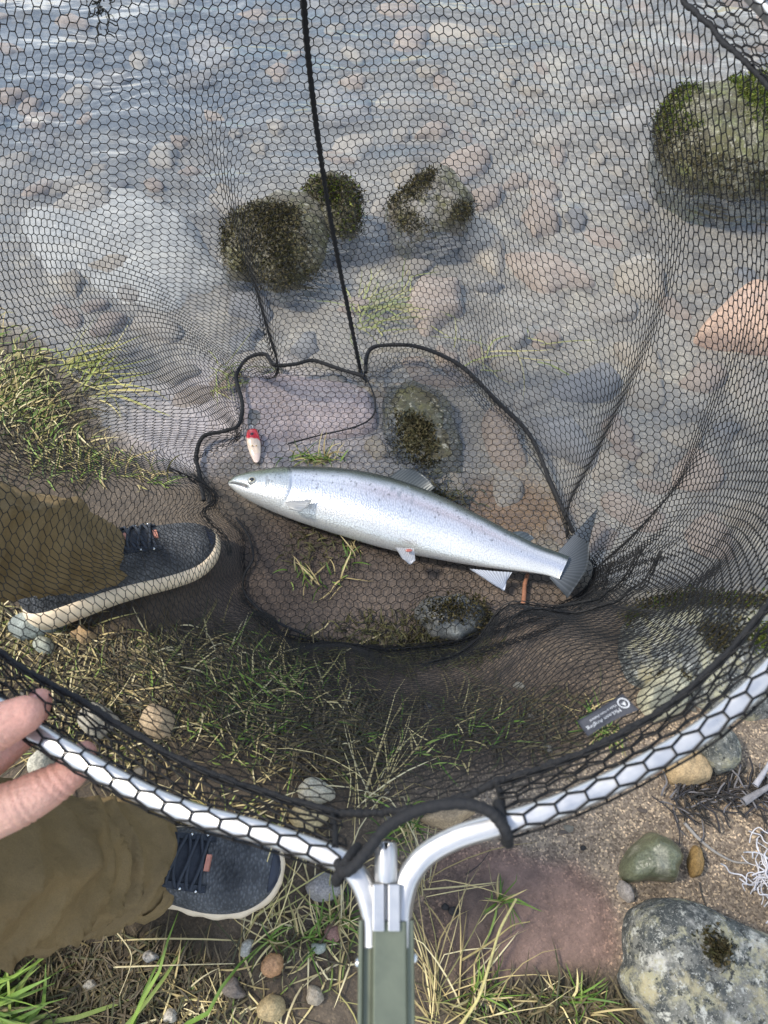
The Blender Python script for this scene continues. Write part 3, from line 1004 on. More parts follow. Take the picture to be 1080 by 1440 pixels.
for _ in range(400):
    px, py = pr.uniform(-20, 1100), pr.uniform(850, 1450)
    if cnt >= 44 or (px < 420 and 1090 < py < 1340) or (px > 860 and py > 1260):
        continue
    if 600 < px < 860 and 1200 < py < 1400 and pr.random() < 0.8:
        continue
    g = G(px, py, 0.02)
    rad = pr.uniform(0.004, 0.010)
    ci_ = int(pr.integers(5))
    o = bpy.data.objects.new('pebble', pv[ci_])
    COL.objects.link(o)
    o.location = (g[0], g[1], float(gh(g[0], g[1])) - 0.1 * rad)
    o.rotation_euler = (0, 0, pr.uniform(0, 6.28))
    o.scale = (rad, rad * pr.uniform(0.7, 1.1), rad)
    tag(o, 'tiny ' + ['beige', 'brown', 'cream', 'rusty', 'dark grey'][ci_] + ' pebble on the bank ' + where(px, py, LANDB), 'pebble', 'tiny pebbles on the bank')
    cnt += 1


# ------------------------------------------------------------------ fish
topE = [(321, 678), (330, 671), (345, 666), (368, 661), (400, 657), (440, 656), (480, 658), (520, 664), (560, 674), (600, 688), (640, 706), (680, 726), (720, 747), (755, 764), (785, 775), (801, 781)]
botE = [(322, 683), (334, 695), (349, 706), (372, 719), (404, 734), (444, 750), (484, 764), (524, 777), (562, 787), (600, 794), (638, 800), (676, 805), (712, 808), (742, 810), (766, 813), (784, 819)]
FZ = 0.044
fz0 = float(gh(*G(560, 730)[:2]))
NS, NF = 330, 128
te = catmull(topE, NS)
be = catmull(botE, NS)
tw, bw = G(te[:, 0], te[:, 1], FZ + fz0), G(be[:, 0], be[:, 1], FZ + fz0)
cen, hv = (tw + bw) / 2 + (tw - bw) * 0.035, (tw - bw) / 2 * 0.84
hh = np.linalg.norm(hv, axis=1)
uu = np.concatenate([[0], np.cumsum(np.linalg.norm(np.diff(cen, axis=0), axis=1))])
flen = uu[-1]
uu = uu / flen
th_ = np.interp(uu, [0, 0.03, 0.10, 0.25, 0.45, 0.7, 0.9, 1.0], [0.85, 0.82, 0.74, 0.66, 0.62, 0.56, 0.42, 0.22]) * hh
phi = np.arange(NF) / NF * 2 * math.pi               # 0 = back, pi/2 = upper side, pi = belly
cp, sp = np.cos(phi), np.sin(phi)
ex = 0.9
ca = np.sign(cp) * np.abs(cp) ** ex
sa = np.sign(sp) * np.abs(sp) ** ex
U, PH = np.meshgrid(uu, phi, indexing='ij')
av = np.broadcast_to(cp, U.shape)                    # +1 back .. -1 belly
# relief: gill cover edge, mouth slit, eye socket
disp = np.zeros_like(U)
gill = 0.195 - 0.035 * (av - 0.0) ** 2 + 0.012 * av
disp -= 0.0014 * np.exp(-((U - gill - 0.004) / 0.004) ** 2) * sstep(0.95, 0.6, np.abs(av + 0.05))
disp += 0.0012 * sstep(gill - 0.06, gill - 0.006, U) * sstep(gill + 0.003, gill - 0.003, U) * sstep(0.98, 0.6, np.abs(av))
mouth = 0.10 - 0.1 + 0.10 * U / 0.1
mline = -0.08 - 5.5 * U
md = np.exp(-((av - mline) / 0.13) ** 2) * sstep(0.072, 0.056, U) * sstep(0.0, 0.004, U)
disp -= 0.0035 * md
pre = np.exp(-((U - (0.125 - 0.03 * av ** 2)) / 0.004) ** 2) * sstep(0.6, 0.2, np.abs(av + 0.15))
disp -= 0.0008 * pre
V = cen[:, None, :] + hv[:, None, :] * ca[None, :, None] + np.array([0, 0, 1.0]) * (th_[:, None] * sa[None, :])[..., None]
rad_dir = V - cen[:, None, :]
rad_dir /= np.linalg.norm(rad_dir, axis=-1, keepdims=True) + 1e-9
V = V + rad_dir * disp[..., None]
# colour
back = np.array([0.07, 0.085, 0.075])
mid = np.array([0.78, 0.785, 0.81])
low = np.array([0.93, 0.92, 0.87])
nzf = fbm(np.stack([U * 30, av * 4, np.zeros_like(U)], -1), 4, 91)
a2 = av + 0.05 * nzf
w1 = sstep(0.26, 0.68, a2)[..., None]
w2 = sstep(-0.1, -0.7, a2)[..., None]
Cf = mid * (1 - w2) + low * w2
pink = (np.exp(-((a2 - 0.18) / 0.20) ** 2) * sstep(0.3, 0.5, U) * sstep(0.95, 0.75, U))[..., None]
Cf = Cf * (1 - 0.6 * pink) + np.array([0.66, 0.53, 0.52]) * 0.6 * pink
blue = (np.exp(-((a2 + 0.15) / 0.22) ** 2) * (0.35 + 0.65 * sstep(0.75, 0.95, U)))[..., None]
Cf = Cf * (1 - 0.5 * blue) + np.array([0.54, 0.60, 0.74]) * 0.5 * blue
Cf = Cf * (1 - w1) + back * w1
head = sstep(gill + 0.004, gill - 0.01, U)[..., None]
hc = np.array([0.62, 0.64, 0.62]) * (1 - sstep(0.05, 0.6, a2 + 0.2 * nzf)[..., None]) + np.array([0.15, 0.18, 0.12]) * sstep(0.05, 0.6, a2 + 0.2 * nzf)[..., None]
hc = hc * (1 - w2) + np.array([0.84, 0.84, 0.80]) * w2
Cf = Cf * (1 - head) + hc * head
dark = np.exp(-(((U - 0.165) / 0.022) ** 2 + ((a2 - 0.55) / 0.25) ** 2))[..., None]
Cf = Cf * (1 - 0.55 * dark) + np.array([0.14, 0.15, 0.11]) * 0.55 * dark
Cf = Cf * (1 - 0.9 * md[..., None]) + np.array([0.06, 0.05, 0.05]) * 0.9 * md[..., None]
Cf = Cf * (1 - 0.35 * pre[..., None])
ll = np.exp(-((av - 0.06 - 0.12 * (1 - U)) / 0.022) ** 2) * sstep(0.2, 0.25, U)
Cf = Cf * (1 - 0.16 * ll[..., None])
sr = np.random.default_rng(3)
hmean = hh.mean()
for k in range(190):
    su = sr.uniform(0.10, 0.93)
    sa_ = sr.uniform(0.18, 0.95) if sr.random() < 0.85 else sr.uniform(-0.1, 0.2)
    if su > 0.75 and sr.random() < 0.5:
        continue
    rr = sr.uniform(0.0008, 0.0016)
    hloc = np.interp(su, uu, hh)
    dd = ((U - su) * flen / rr) ** 2 + ((av - sa_) * hloc / (rr * 1.2)) ** 2
    s_ = (np.exp(-dd ** 2) * (np.sin(PH) > 0))[..., None]
    Cf = Cf * (1 - 0.72 * s_) + np.array([0.04, 0.04, 0.045]) * 0.72 * s_
for k in range(10):                                    # scale loss
    su, sa_ = sr.uniform(0.48, 0.56), sr.uniform(0.1, 0.6)
    dd = ((U - su) * flen / 0.003) ** 2 + ((av - sa_) * 0.05 / 0.005) ** 2
    s_ = (np.exp(-dd ** 2) * 0.5 * (np.sin(PH) > 0))[..., None]
    Cf = Cf * (1 - s_) + np.array([0.32, 0.34, 0.36]) * s_
fbase = cen[NS // 2].copy()
fbase[2] = fz0
fish = thing('fish', fbase, 'silver salmon with dark back and black spots lying in the net', 'fish')
Fq = [list(f[::-1]) for f in grid_faces(NS, NF, False, True)]
Fq.append(list(range(NF)))
Fq.append([(NS - 1) * NF + k for k in range(NF)][::-1])
fb = obj('body', V.reshape(-1, 3), Fq, M['fish'], fish, col=Cf.reshape(-1, 3))
at = fb.data.attributes.new('Skin', 'FLOAT_VECTOR', 'POINT')
skc = np.stack([U * flen * 330, np.abs(PH - math.pi) * hmean * 330 + 0.5 * (np.floor(U * flen * 330) % 2) + 0.5 * np.floor(U * flen * 330) * 0, np.zeros_like(U)], -1)
at.data.foreach_set('vector', skc.astype(np.float32).ravel())


def fin(name, base_px, tip_px, z0, z1, colr, tipc, nray=16, nl=10, thick=0.0012, mid_dip=0.0, wave=0.0015, splay=0.0):
    """fin from a base line to a trailing edge line, with raised rays"""
    bp = catmull(base_px, nray * 3 + 1)
    tp = catmull(tip_px, nray * 3 + 1)
    b3 = G(bp[:, 0], bp[:, 1], z0)
    t3 = G(tp[:, 0], tp[:, 1], z1)
    m_ = nray * 3 + 1
    T = np.linspace(0, 1, nl)[None, :, None]
    S = b3[:, None, :] * (1 - T) + t3[:, None, :] * T
    ray = np.cos(np.arange(m_) / 3 * 2 * math.pi)[:, None]
    S[..., 2] += wave * np.sin(np.arange(m_) / m_ * 9)[:, None] * T[..., 0] - mid_dip * np.sin(math.pi * T[..., 0])
    off = (thick * (1 - 0.6 * T[..., 0]) * (0.7 + 0.5 * ray))
    top = S.copy(); top[..., 2] += off
    bot = S.copy(); bot[..., 2] -= off
    cc = np.array(colr) * (1 - T) + np.array(tipc) * T
    cc = cc * (0.80 + 0.25 * ray[..., None])
    cc = np.broadcast_to(cc, S.shape)
    Vv = np.concatenate([top.reshape(-1, 3), bot.reshape(-1, 3)])
    f1 = grid_faces(m_, nl)
    f2 = f1[:, ::-1] + m_ * nl
    edge = [i * nl + nl - 1 for i in range(m_)]
    F = [list(f[::-1]) for f in f1] + [list(f[::-1]) for f in f2]
    for i in range(m_ - 1):
        F.append([edge[i], edge[i + 1], edge[i + 1] + m_ * nl, edge[i] + m_ * nl])
    bor = list(range(nl))
    for i in range(nl - 1):
        a, b = i, i + 1
        F.append([a, b, b + m_ * nl, a + m_ * nl])
        c = (m_ - 1) * nl
        F.append([c + a, c + a + m_ * nl, c + b + m_ * nl, c + b])
    return obj(name, Vv, F, M['fin'], fish, col=np.concatenate([cc.reshape(-1, 3)] * 2))


fzm = fz0 + FZ
fin('tail_fin', [(782, 779), (788, 790), (786, 802), (773, 812)], [(841, 714), (830, 758), (826, 797), (798, 842)], fzm, fzm - 0.012, (0.26, 0.28, 0.30), (0.085, 0.095, 0.10), 22, 12, wave=0.004)
fin('dorsal_fin', [(546, 672), (575, 680), (604, 692)], [(566, 658), (592, 665), (612, 686)], fzm - 0.004, fzm + 0.002, (0.15, 0.17, 0.17), (0.10, 0.115, 0.12), 14, 8)
fin('adipose_fin', [(719, 749), (735, 757), (744, 762)], [(730, 747), (745, 751), (751, 758)], fzm, fzm, (0.13, 0.16, 0.17), (0.10, 0.12, 0.14), 5, 5)
fin('anal_fin', [(661, 800), (690, 803), (720, 805)], [(700, 826), (709, 830), (712, 818)], fzm - 0.002, fzm - 0.016, (0.78, 0.80, 0.84), (0.58, 0.64, 0.76), 12, 8)
fin('pelvic_fin', [(556, 770), (568, 771), (582, 771)], [(566, 786), (576, 793), (584, 789)], fzm + 0.030, fzm + 0.020, (0.78, 0.76, 0.74), (0.62, 0.64, 0.68), 9, 7)
fin('pectoral_fin', [(402, 706), (404, 711), (408, 716)], [(440, 702), (432, 712), (422, 720)], fzm + 0.037, fzm + 0.042, (0.62, 0.62, 0.60), (0.60, 0.60, 0.58), 8, 8, wave=0.001)


def ellip(c, ax, n=14, m_=20):
    t, p = np.linspace(0, math.pi, n), np.linspace(0, 2 * math.pi, m_, endpoint=False)
    T, Q = np.meshgrid(t, p, indexing='ij')
    d = np.stack([np.sin(T) * np.cos(Q), np.sin(T) * np.sin(Q), np.cos(T)], -1)
    Vv = (np.asarray(c) + d @ np.asarray(ax)).reshape(-1, 3)
    return Vv, [list(f) for f in grid_faces(n, m_, False, True)], d.reshape(-1, 3)


# eye seated on the upper side of the head
ie = int(np.argmin(np.abs(te[:, 0] - 354)))
ex_, ey_ = PX(V)
ev_ = np.argmin((ex_ - 355) ** 2 + (ey_ - 676) ** 2 + 1e4 * (np.sin(PH) < 0.1))
ec = V.reshape(-1, 3)[ev_] + np.array([0, 0.0003, -0.0010])
Ve, Fe, de = ellip(ec, np.diag([0.0080, 0.0078, 0.0050]), 24, 28)
rr = np.hypot(de[:, 0], de[:, 1])
ce = np.where((rr < 0.50)[:, None], np.array([[0.012, 0.012, 0.012]]), np.where((rr < 0.60)[:, None], np.array([[0.42, 0.36, 0.20]]), np.array([[0.40, 0.40, 0.36]])))
ce = np.where((rr > 0.9)[:, None], np.array([[0.10, 0.10, 0.09]]), ce)
obj('eye', Ve, Fe, M['eye'], fish, col=ce)
Vp, Fp, dp = ellip(G(575, 774, fzm + 0.036), np.diag([0.0055, 0.0028, 0.0018]), 10, 14)
obj('vent_mark', Vp, Fp, M['eye'], fish, col=np.tile([0.45, 0.12, 0.08], (len(Vp), 1)))

# ------------------------------------------------------------------ lure
lz = float(gh(*G(357, 628)[:2])) + 0.014
tl = np.linspace(0, 1, 26)
lp0, lp1 = G(354, 604, lz), G(361, 650, lz)
ldir = lp1 - lp0
lside = np.array([ldir[1], -ldir[0], 0]) / np.linalg.norm(ldir)
Vv, cc = [], []
for t in tl:
    w = 0.0132 * (math.sin(math.pi * min(1, t * 0.62 + 0.18)) ** 0.8) * (1 - 0.55 * t ** 2.5) * (1 if t > 0.03 else 0.55) * (1 if t < 0.98 else 0.4)
    for k in range(14):
        a = k / 14 * 2 * math.pi
        p = lp0 + ldir * t + lside * w * math.cos(a) + np.array([0, 0, 0.006 * math.sin(a) * (w / 0.0115) + 0.004 * math.sin(t * 6)])
        Vv.append(p)
        u_, s_ = t, math.cos(a)
        if t + 0.06 * s_ < 0.36:
            cc.append((0.62, 0.015, 0.025))
        else:
            cc.append((0.78, 0.60, 0.50) if t > 0.75 else (0.84, 0.66, 0.50))
lure = thing('fishing_lure', (lp0[0], lp0[1], lz - 0.01), 'red headed white spoon lure beside the nose of the fish', 'lure')
Fl = [list(f) for f in grid_faces(26, 14, False, True)] + [list(range(14)), [25 * 14 + k for k in range(14)]]
obj('blade', Vv, Fl, M['lure'], lure, col=np.array(cc))
c0 = lp0 + ldir * 0.24 + np.array([0, 0, 0.0085])
Ve, Fe, de = ellip(c0, np.diag([0.0056, 0.0056, 0.0020]), 10, 16)
rr = np.hypot(de[:, 0], de[:, 1])
obj('eye_dot', Ve, Fe, M['lure'], lure, col=np.where((rr < 0.55)[:, None], np.array([[0.01, 0.01, 0.01]]), np.array([[0.5, 0.02, 0.03]])))
for t, s in ((0.56, 0.25), (0.58, -0.35)):
    Ve, Fe, de = ellip(lp0 + ldir * t + lside * 0.0115 * s + np.array([0, 0, 0.0068]), np.diag([0.0014, 0.0014, 0.0012]), 8, 10)
    obj('gold_dot', Ve, Fe, M['lure'], lure, col=np.tile([0.40, 0.24, 0.03], (len(Ve), 1)))
a = np.linspace(0, 2 * math.pi, 18)
rp = lp0 - ldir * 0.06 + np.stack([0.003 * np.cos(a), 0.003 * np.sin(a), 0 * a + 0.002], -1)
v_, f_ = tube(rp, 0.0006, 6)
obj('split_ring', v_, f_, M['steel'], lure)

# ------------------------------------------------------------------ landing net
def hd(px, py):
    """depth of the hoop plane at a photo point"""
    return 1.0 / (2.6 - 0.000768 * (1250 - np.asarray(py, float)) + 0.0003 * (np.asarray(px, float) - 540))


NETC = [  # rim, seam cord, foot on the ground, mesh width
    ((490, 1218), (480, 1143), (500, 912), .0160), ((372, 1172), (360, 1110), (440, 907), .0160), ((245, 1135), (240, 1062), (390, 893), .0160),
    ((120, 1072), (120, 990), (352, 860), .0160), ((-5, 992), (0, 918), (345, 800), .0155), ((-105, 905), (-90, 840), (335, 745), .0150),
    ((-185, 760), (-150, 720), (295, 702), .0145), ((-220, 565), (-180, 560), (280, 645), .0140), ((-200, 335), (-160, 350), (330, 600), 0.0135),
    ((-150, 90), (-115, 130), (332, 535), 0.0135), ((10, -120), (38, -75), (348, 505), 0.0130), ((225, -200), (240, -140), (400, 512), 0.0108),
    ((415, -250), (415, -185), (515, 515), 0.0100), ((590, -258), (580, -195), (580, 487), 0.0098), ((745, -225), (720, -165), (655, 520), 0.0096),
    ((885, -155), (850, -95), (735, 600), 0.0096), ((990, -75), (940, -20), (790, 715), 0.0096), ((1062, -6), (1010, 50), (820, 765), 0.0096),
    ((1140, 85), (1080, 122), (833, 785), 0.0100), ((1205, 205), (1140, 230), (836, 800), 0.0110), ((1250, 370), (1185, 380), (833, 812), .0115),
    ((1250, 570), (1190, 560), (826, 825), .0125), ((1205, 750), (1150, 720), (812, 838), .0135), ((1115, 905), (1080, 850), (785, 853), .0145),
    ((1010, 1012), (980, 960), (745, 875), .0155), ((905, 1078), (880, 1030), (700, 890), .0160), ((810, 1124), (790, 1070), (650, 903), .0160),
    ((715, 1157), (700, 1100), (600, 910), .0160), ((632, 1183), (620, 1132), (560, 914), .0160), ((560, 1250), (560, 1140), (530, 914), .0160)]
rim_px = np.array([c[0] for c in NETC], float)
crd_px = np.array([c[1] for c in NETC], float)
ft_px = np.array([c[2] for c in NETC], float)
pit = np.array([c[3] for c in NETC])
NK = len(NETC)
RIM = P(rim_px[:, 0], rim_px[:, 1], hd(rim_px[:, 0], rim_px[:, 1]))
CRD = P(crd_px[:, 0], crd_px[:, 1], hd(crd_px[:, 0], crd_px[:, 1]) + 0.030)
FT = G(ft_px[:, 0], ft_px[:, 1], 0.0)
FT[:, 2] = gh(FT[:, 0], FT[:, 1]) + 0.008


def cev(pts, t):
    pts = np.asarray(pts, float)
    m_ = len(pts)
    t = np.asarray(t, float) % m_
    i = np.floor(t).astype(int)
    f = (t - i)
    if pts.ndim == 2:
        f = f[..., None]
    p0, p1, p2, p3 = pts[(i - 1) % m_], pts[i % m_], pts[(i + 1) % m_], pts[(i + 2) % m_]
    return 0.5 * (2 * p1 + (p2 - p0) * f + (2 * p0 - 5 * p1 + 4 * p2 - p3) * f ** 2 + (3 * p1 - p0 - 3 * p2 + p3) * f ** 3)


net = thing('landing_net', P(543, 1290, hd(543, 1290)), 'landing net with silver hoop, black mesh bag and olive handle', 'landing net')

# columns of the mesh around the bag
kd = np.linspace(0, NK, 6001)
ct = cev(CRD, kd)
seg = np.linalg.norm(np.diff(ct, axis=0), axis=1) / np.interp((kd[:-1] + kd[1:]) / 2, np.arange(NK + 1), np.append(pit, pit[0]))
cum = np.concatenate([[0], np.cumsum(seg)])
MC = int(round(cum[-1]))
NCOL = 2 * MC
kcol = np.interp(np.arange(NCOL) / NCOL * cum[-1], cum, kd)
ROWS = 68
center = np.array([FT[:, 0].mean(), FT[:, 1].mean(), 0])

FOLDS = [(10.3, .6, .115, .25), (9.2, .5, -.030, .1), (11.25, .4, -.05, .0), (12.0, .22, .022, .0), (16.9, .6, .075, .1), (14.6, .45, .06, .2),
         (15.6, .45, -.028, 0), (8.0, .4, .055, 0), (6.3, .45, .085, 0), (7.2, .4, -.02, 0), (4.6, .5, .03, 0), (2.5, .6, .03, 0), (24.4, .8, .055, 0),
         (26.3, .7, -.02, 0), (13.2, .4, -.02, .1), (0.3, .7, .03, 0), (28, .6, -.02, 0)]


def wall(k, v):
    k, v = np.broadcast_arrays(np.asarray(k, float), np.asarray(v, float))
    T, B = cev(CRD, k), cev(FT, k)
    v1 = v[..., None]
    p = T * (1 - v1) + B * v1
    out = p - center
    out[..., 2] = 0
    out /= np.linalg.norm(out, axis=-1, keepdims=True) + 1e-9
    far = np.clip(np.cos((k - 13.5) / NK * 2 * math.pi), -1, 1)
    bul = 0.035 + 0.035 * far
    p = p + out * (bul * np.sin(math.pi * v ** 0.9))[..., None]
    amp = sstep(0.0, 0.65, v) * (1 - 0.75 * sstep(0.85, 1.0, v))
    for k0, w, a, dr in FOLDS:
        dk = (k - k0 - dr * (1 - v) * 2 + NK / 2) % NK - NK / 2
        p = p - out * (a * amp * np.exp(-(dk / w) ** 2))[..., None]
    kk = np.stack([np.cos(k / NK * 2 * math.pi) * 5, np.sin(k / NK * 2 * math.pi) * 5, v * 2.2], -1)
    p = p + out * (0.020 * amp * fbm(kk, 2, 77))[..., None]
    p[..., 2] += 0.015 * amp * fbm(kk + 9, 2, 78)
    return p


rr_, cc_ = np.meshgrid(np.arange(ROWS + 1), np.arange(NCOL), indexing='ij')
zig = np.where((rr_ + cc_) % 2 == 0, 0.17, -0.17)
vv = np.clip((rr_ + zig) / ROWS, 0, 1)
vv[0], vv[-1] = 0, 1
KK = kcol[cc_]
nearw = sstep(8, 4, np.minimum(KK, NK - KK))
vv = vv * (1 - nearw) + nearw * np.interp(vv, [0, 0.70, 1.0], [0, 0.80, 1.0])
NP = wall(KK, vv)
nid = rr_ * NCOL + cc_
e1 = np.stack([nid.ravel(), (rr_ * NCOL + (cc_ + 1) % NCOL).ravel()], 1)
selv = ((rr_ + cc_) % 2 == 0) & (rr_ < ROWS)
e2 = np.stack([nid[selv], nid[selv] + NCOL], 1)
nodes = NP.reshape(-1, 3)

# settle the mesh: strands keep their length, hang a little, stay off ground, shoes and legs
x0 = nodes.copy()
fixed = ((rr_ == 0) | (rr_ == ROWS)).ravel()
rest1 = np.full(len(e1), 1.0)
pc = np.interp(kcol, np.arange(NK + 1), np.append(pit, pit[0]))
r1 = (0.60 * pc[cc_]).ravel()                # zigzag strands
len_v = np.linalg.norm(cev(CRD, kcol) - cev(FT, kcol), axis=1) * 1.03 / ROWS
r2 = np.minimum((0.66 * len_v[cc_])[selv], np.linalg.norm(nodes[e2[:, 1]] - nodes[e2[:, 0]], axis=1) * 1.05)
LEGS = []                                     # capsules (a, b, radius) kept clear of the net


def settle(nd, it):
    ev = [np.where((rr_ + cc_).ravel() % 2 == 0)[0], np.where((rr_ + cc_).ravel() % 2 == 1)[0]]
    groups = [(e1[ev[0]], r1[ev[0]]), (e1[ev[1]], r1[ev[1]]), (e2, r2)]
    for k in range(it):
        nd[~fixed, 2] -= 0.00012
        for ed, rs in groups:
            a, b = ed[:, 0], ed[:, 1]
            d = nd[b] - nd[a]
            L = np.linalg.norm(d, axis=1) + 1e-9
            st = np.where(L > rs, 0.9, 0.10)
            wa, wb = (~fixed[a]).astype(float), (~fixed[b]).astype(float)
            ws = np.maximum(wa + wb, 1e-6)
            cor = (st * (L - rs) / L / ws)[:, None] * d
            nd[a] += cor * wa[:, None]
            nd[b] -= cor * wb[:, None]
        if k % 4 == 3 or k == it - 1:
            g = gh_fast(nd[:, 0], nd[:, 1]) + 0.004
            nd[:, 2] = np.maximum(nd[:, 2], g)
            for a, b, rad in LEGS:
                ab = b - a
                t = np.clip(((nd - a) @ ab) / (ab @ ab), 0, 1)
                q = a + t[:, None] * ab
                dd = nd - q
                L = np.linalg.norm(dd, axis=1)
                m_ = (L < rad) & ~fixed
                nd[m_] = q[m_] + dd[m_] / (L[m_, None] + 1e-9) * rad
    return nd


_hx, _hy = np.linspace(-1.0, 1.0, 160), np.linspace(-0.3, 1.6, 160)
_HX, _HY = np.meshgrid(_hx, _hy, indexing='ij')
_HZ = gh(_HX, _HY)


def gh_fast(x, y):
    i = np.clip(((x + 1.0) / 2.0 * 159), 0, 158.99)
    j = np.clip(((y + 0.3) / 1.9 * 159), 0, 158.99)
    i0, j0 = i.astype(int), j.astype(int)
    fi, fj = i - i0, j - j0
    return (_HZ[i0, j0] * (1 - fi) * (1 - fj) + _HZ[i0 + 1, j0] * fi * (1 - fj) + _HZ[i0, j0 + 1] * (1 - fi) * fj + _HZ[i0 + 1, j0 + 1] * fi * fj)


# legs of the angler (axes are used again further down)
NEAR_LEG = [G(198, 1204, 0.085), G(105, 1218, 0.18), G(10, 1228, 0.31), np.array([-0.455, 0.045, 0.50]), np.array([-0.50, 0.10, 0.70]), np.array([-0.52, 0.14, 0.90])]
FAR_LEG = [G(138, 788, 0.085), G(80, 766, 0.18), G(0, 762, 0.30), np.array([-0.53, 0.35, 0.50]), np.array([-0.55, 0.30, 0.70]), np.array([-0.55, 0.24, 0.90])]
SHOES = {}
for nm, toe, heel in (('near', (402, 1238), (80, 1200)), ('far', (316, 784), (66, 880))):
    t3, h3 = G(*toe), G(*heel)
    d = t3 - h3
    d /= np.linalg.norm(d)
    SHOES[nm] = (t3, d)
LEGS += [(FAR_LEG[0], FAR_LEG[2], 0.082), (FAR_LEG[2], FAR_LEG[3], 0.085)]
t3, d3 = SHOES['far']
LEGS += [(t3 - d3 * 0.045 + np.array([0, 0, 0.02]), t3 - d3 * 0.26 + np.array([0, 0, 0.045]), 0.060)]
nodes = settle(nodes, 110)
eall = np.vstack([e1, e2])
kn_ = KK.ravel()[eall[:, 0]]
V_, F_ = strands(nodes, eall, 0.00060 - 0.00020 * sstep(8, 5, np.minimum(kn_, NK - kn_)))
o = obj('mesh_bag', V_, F_, M['net'], net, smooth=False)
o['kind'] = 'stuff'
bag_nodes = nodes.reshape(ROWS + 1, NCOL, 3)

# pleats: loose netting folded over itself along the creases and the foot of the bag
def pleat(path, nrm, width, seed, pitch=0.0135, layers=4, rows=9):
    path = np.asarray(path, float)
    ln = np.concatenate([[0], np.cumsum(np.linalg.norm(np.diff(path, axis=0), axis=1))])
    ncl = max(6, int(ln[-1] / pitch * 2))
    s = np.linspace(0, ln[-1], ncl)
    c = np.stack([np.interp(s, ln, path[:, q]) for q in range(3)], -1)
    nv = np.stack([np.interp(s, ln, nrm[:, q]) for q in range(3)], -1)
    tn = np.gradient(c, axis=0)
    tn /= np.linalg.norm(tn, axis=1, keepdims=True)
    bn = np.cross(tn, nv)
    bn /= np.linalg.norm(bn, axis=1, keepdims=True) + 1e-9
    ri, ci = np.meshgrid(np.arange(rows), np.arange(ncl), indexing='ij')
    t = (ri + np.where((ri + ci) % 2 == 0, .17, -.17)) / (rows - 1)
    ends = np.sin(math.pi * np.clip(s / ln[-1], 0.0, 1)) ** 0.5
    wv = fbm(np.stack([s[ci] * 14, t * 1.0, t * 0 + seed], -1), 2, seed)
    ph = t * math.pi * layers
    fr_ = (1 - np.cos(ph)) / 2
    p = c[ci] + nv[ci] * (width * ends[ci] * fr_ * (0.8 + 0.5 * wv))[..., None] + bn[ci] * (width * 0.55 * (t - 0.5) * (1 + wv))[..., None]
    p[..., 2] = np.maximum(p[..., 2], gh_fast(p[..., 0], p[..., 1]) + 0.004)
    idp = ri * ncl + ci
    ea_ = np.stack([idp[:, :-1].ravel(), idp[:, 1:].ravel()], 1)
    sv_ = ((ri + ci) % 2 == 0) & (ri < rows - 1)
    eb_ = np.stack([idp[sv_], idp[sv_] + ncl], 1)
    return strands(p.reshape(-1, 3), np.vstack([ea_, eb_]), 0.00062)


def colpath(k, r0, r1):
    j = int(np.argmin(np.abs(kcol - k)))
    pth = bag_nodes[r0:r1, j]
    nn_ = center - pth
    nn_[:, 2] = 0
    nn_ /= np.linalg.norm(nn_, axis=1, keepdims=True)
    return pth, nn_


PL = []
for k_, r0, r1, w_, sd in ():
    pth, nn_ = colpath(k_, r0, r1)
    PL.append(pleat(pth, nn_, w_, sd, layers=3, rows=8))
for (ka, kb, w_, sd, back_) in ((21.0, 32.8, .013, 11, 0.0), (19.5, 27.0, .016, 13, .022)):
    kf = np.linspace(ka, kb, 90)
    pth = cev(FT, kf)
    oo = pth - center
    oo[:, 2] = 0
    oo /= np.linalg.norm(oo, axis=1, keepdims=True)
    pth = pth + oo * back_
    pth[:, 2] = gh_fast(pth[:, 0], pth[:, 1]) + 0.006 + 0.006 * fbm(pth * 12, 2, sd)
    nn_ = oo * 0.75 + np.array([0, 0, 0.65])
    PL.append(pleat(pth, nn_, w_, sd, layers=3, rows=6))
for ka, kb, r_, w_, sd in ((19.5, 31.0, 60, .012, 21), (20.0, 27.5, 50, .012, 22), (20.5, 25.0, 42, .010, 23), (34.5, 36.8, 52, .012, 24)):
    kq = np.linspace(ka, kb, 80) % NK
    jj = np.array([int(np.argmin(np.abs(kcol - q_))) for q_ in kq])
    pth = bag_nodes[np.clip(r_ + np.round(5 * np.sin(np.linspace(0, 3, 80))).astype(int), 0, ROWS), jj]
    ker_ = np.ones(7) / 7
    pth = np.stack([np.convolve(np.pad(pth[:, q_], 3, mode='edge'), ker_, 'valid') for q_ in range(3)], -1)
    nn_ = center - pth
    nn_[:, 2] = 0
    nn_ /= np.linalg.norm(nn_, axis=1, keepdims=True)
    PL.append(pleat(pth, nn_ * 0.5 + np.array([0, 0, 0.8]), w_, sd, layers=2, rows=6))
vo_ = 0
Vs, Fs = [], []
for v_, f_ in PL:
    Vs.append(v_)
    Fs.append(f_ + vo_)
    vo_ += len(v_)
o = obj('mesh_pleats', np.vstack(Vs), np.vstack(Fs), M['net'], net, smooth=False)
o['kind'] = 'stuff'

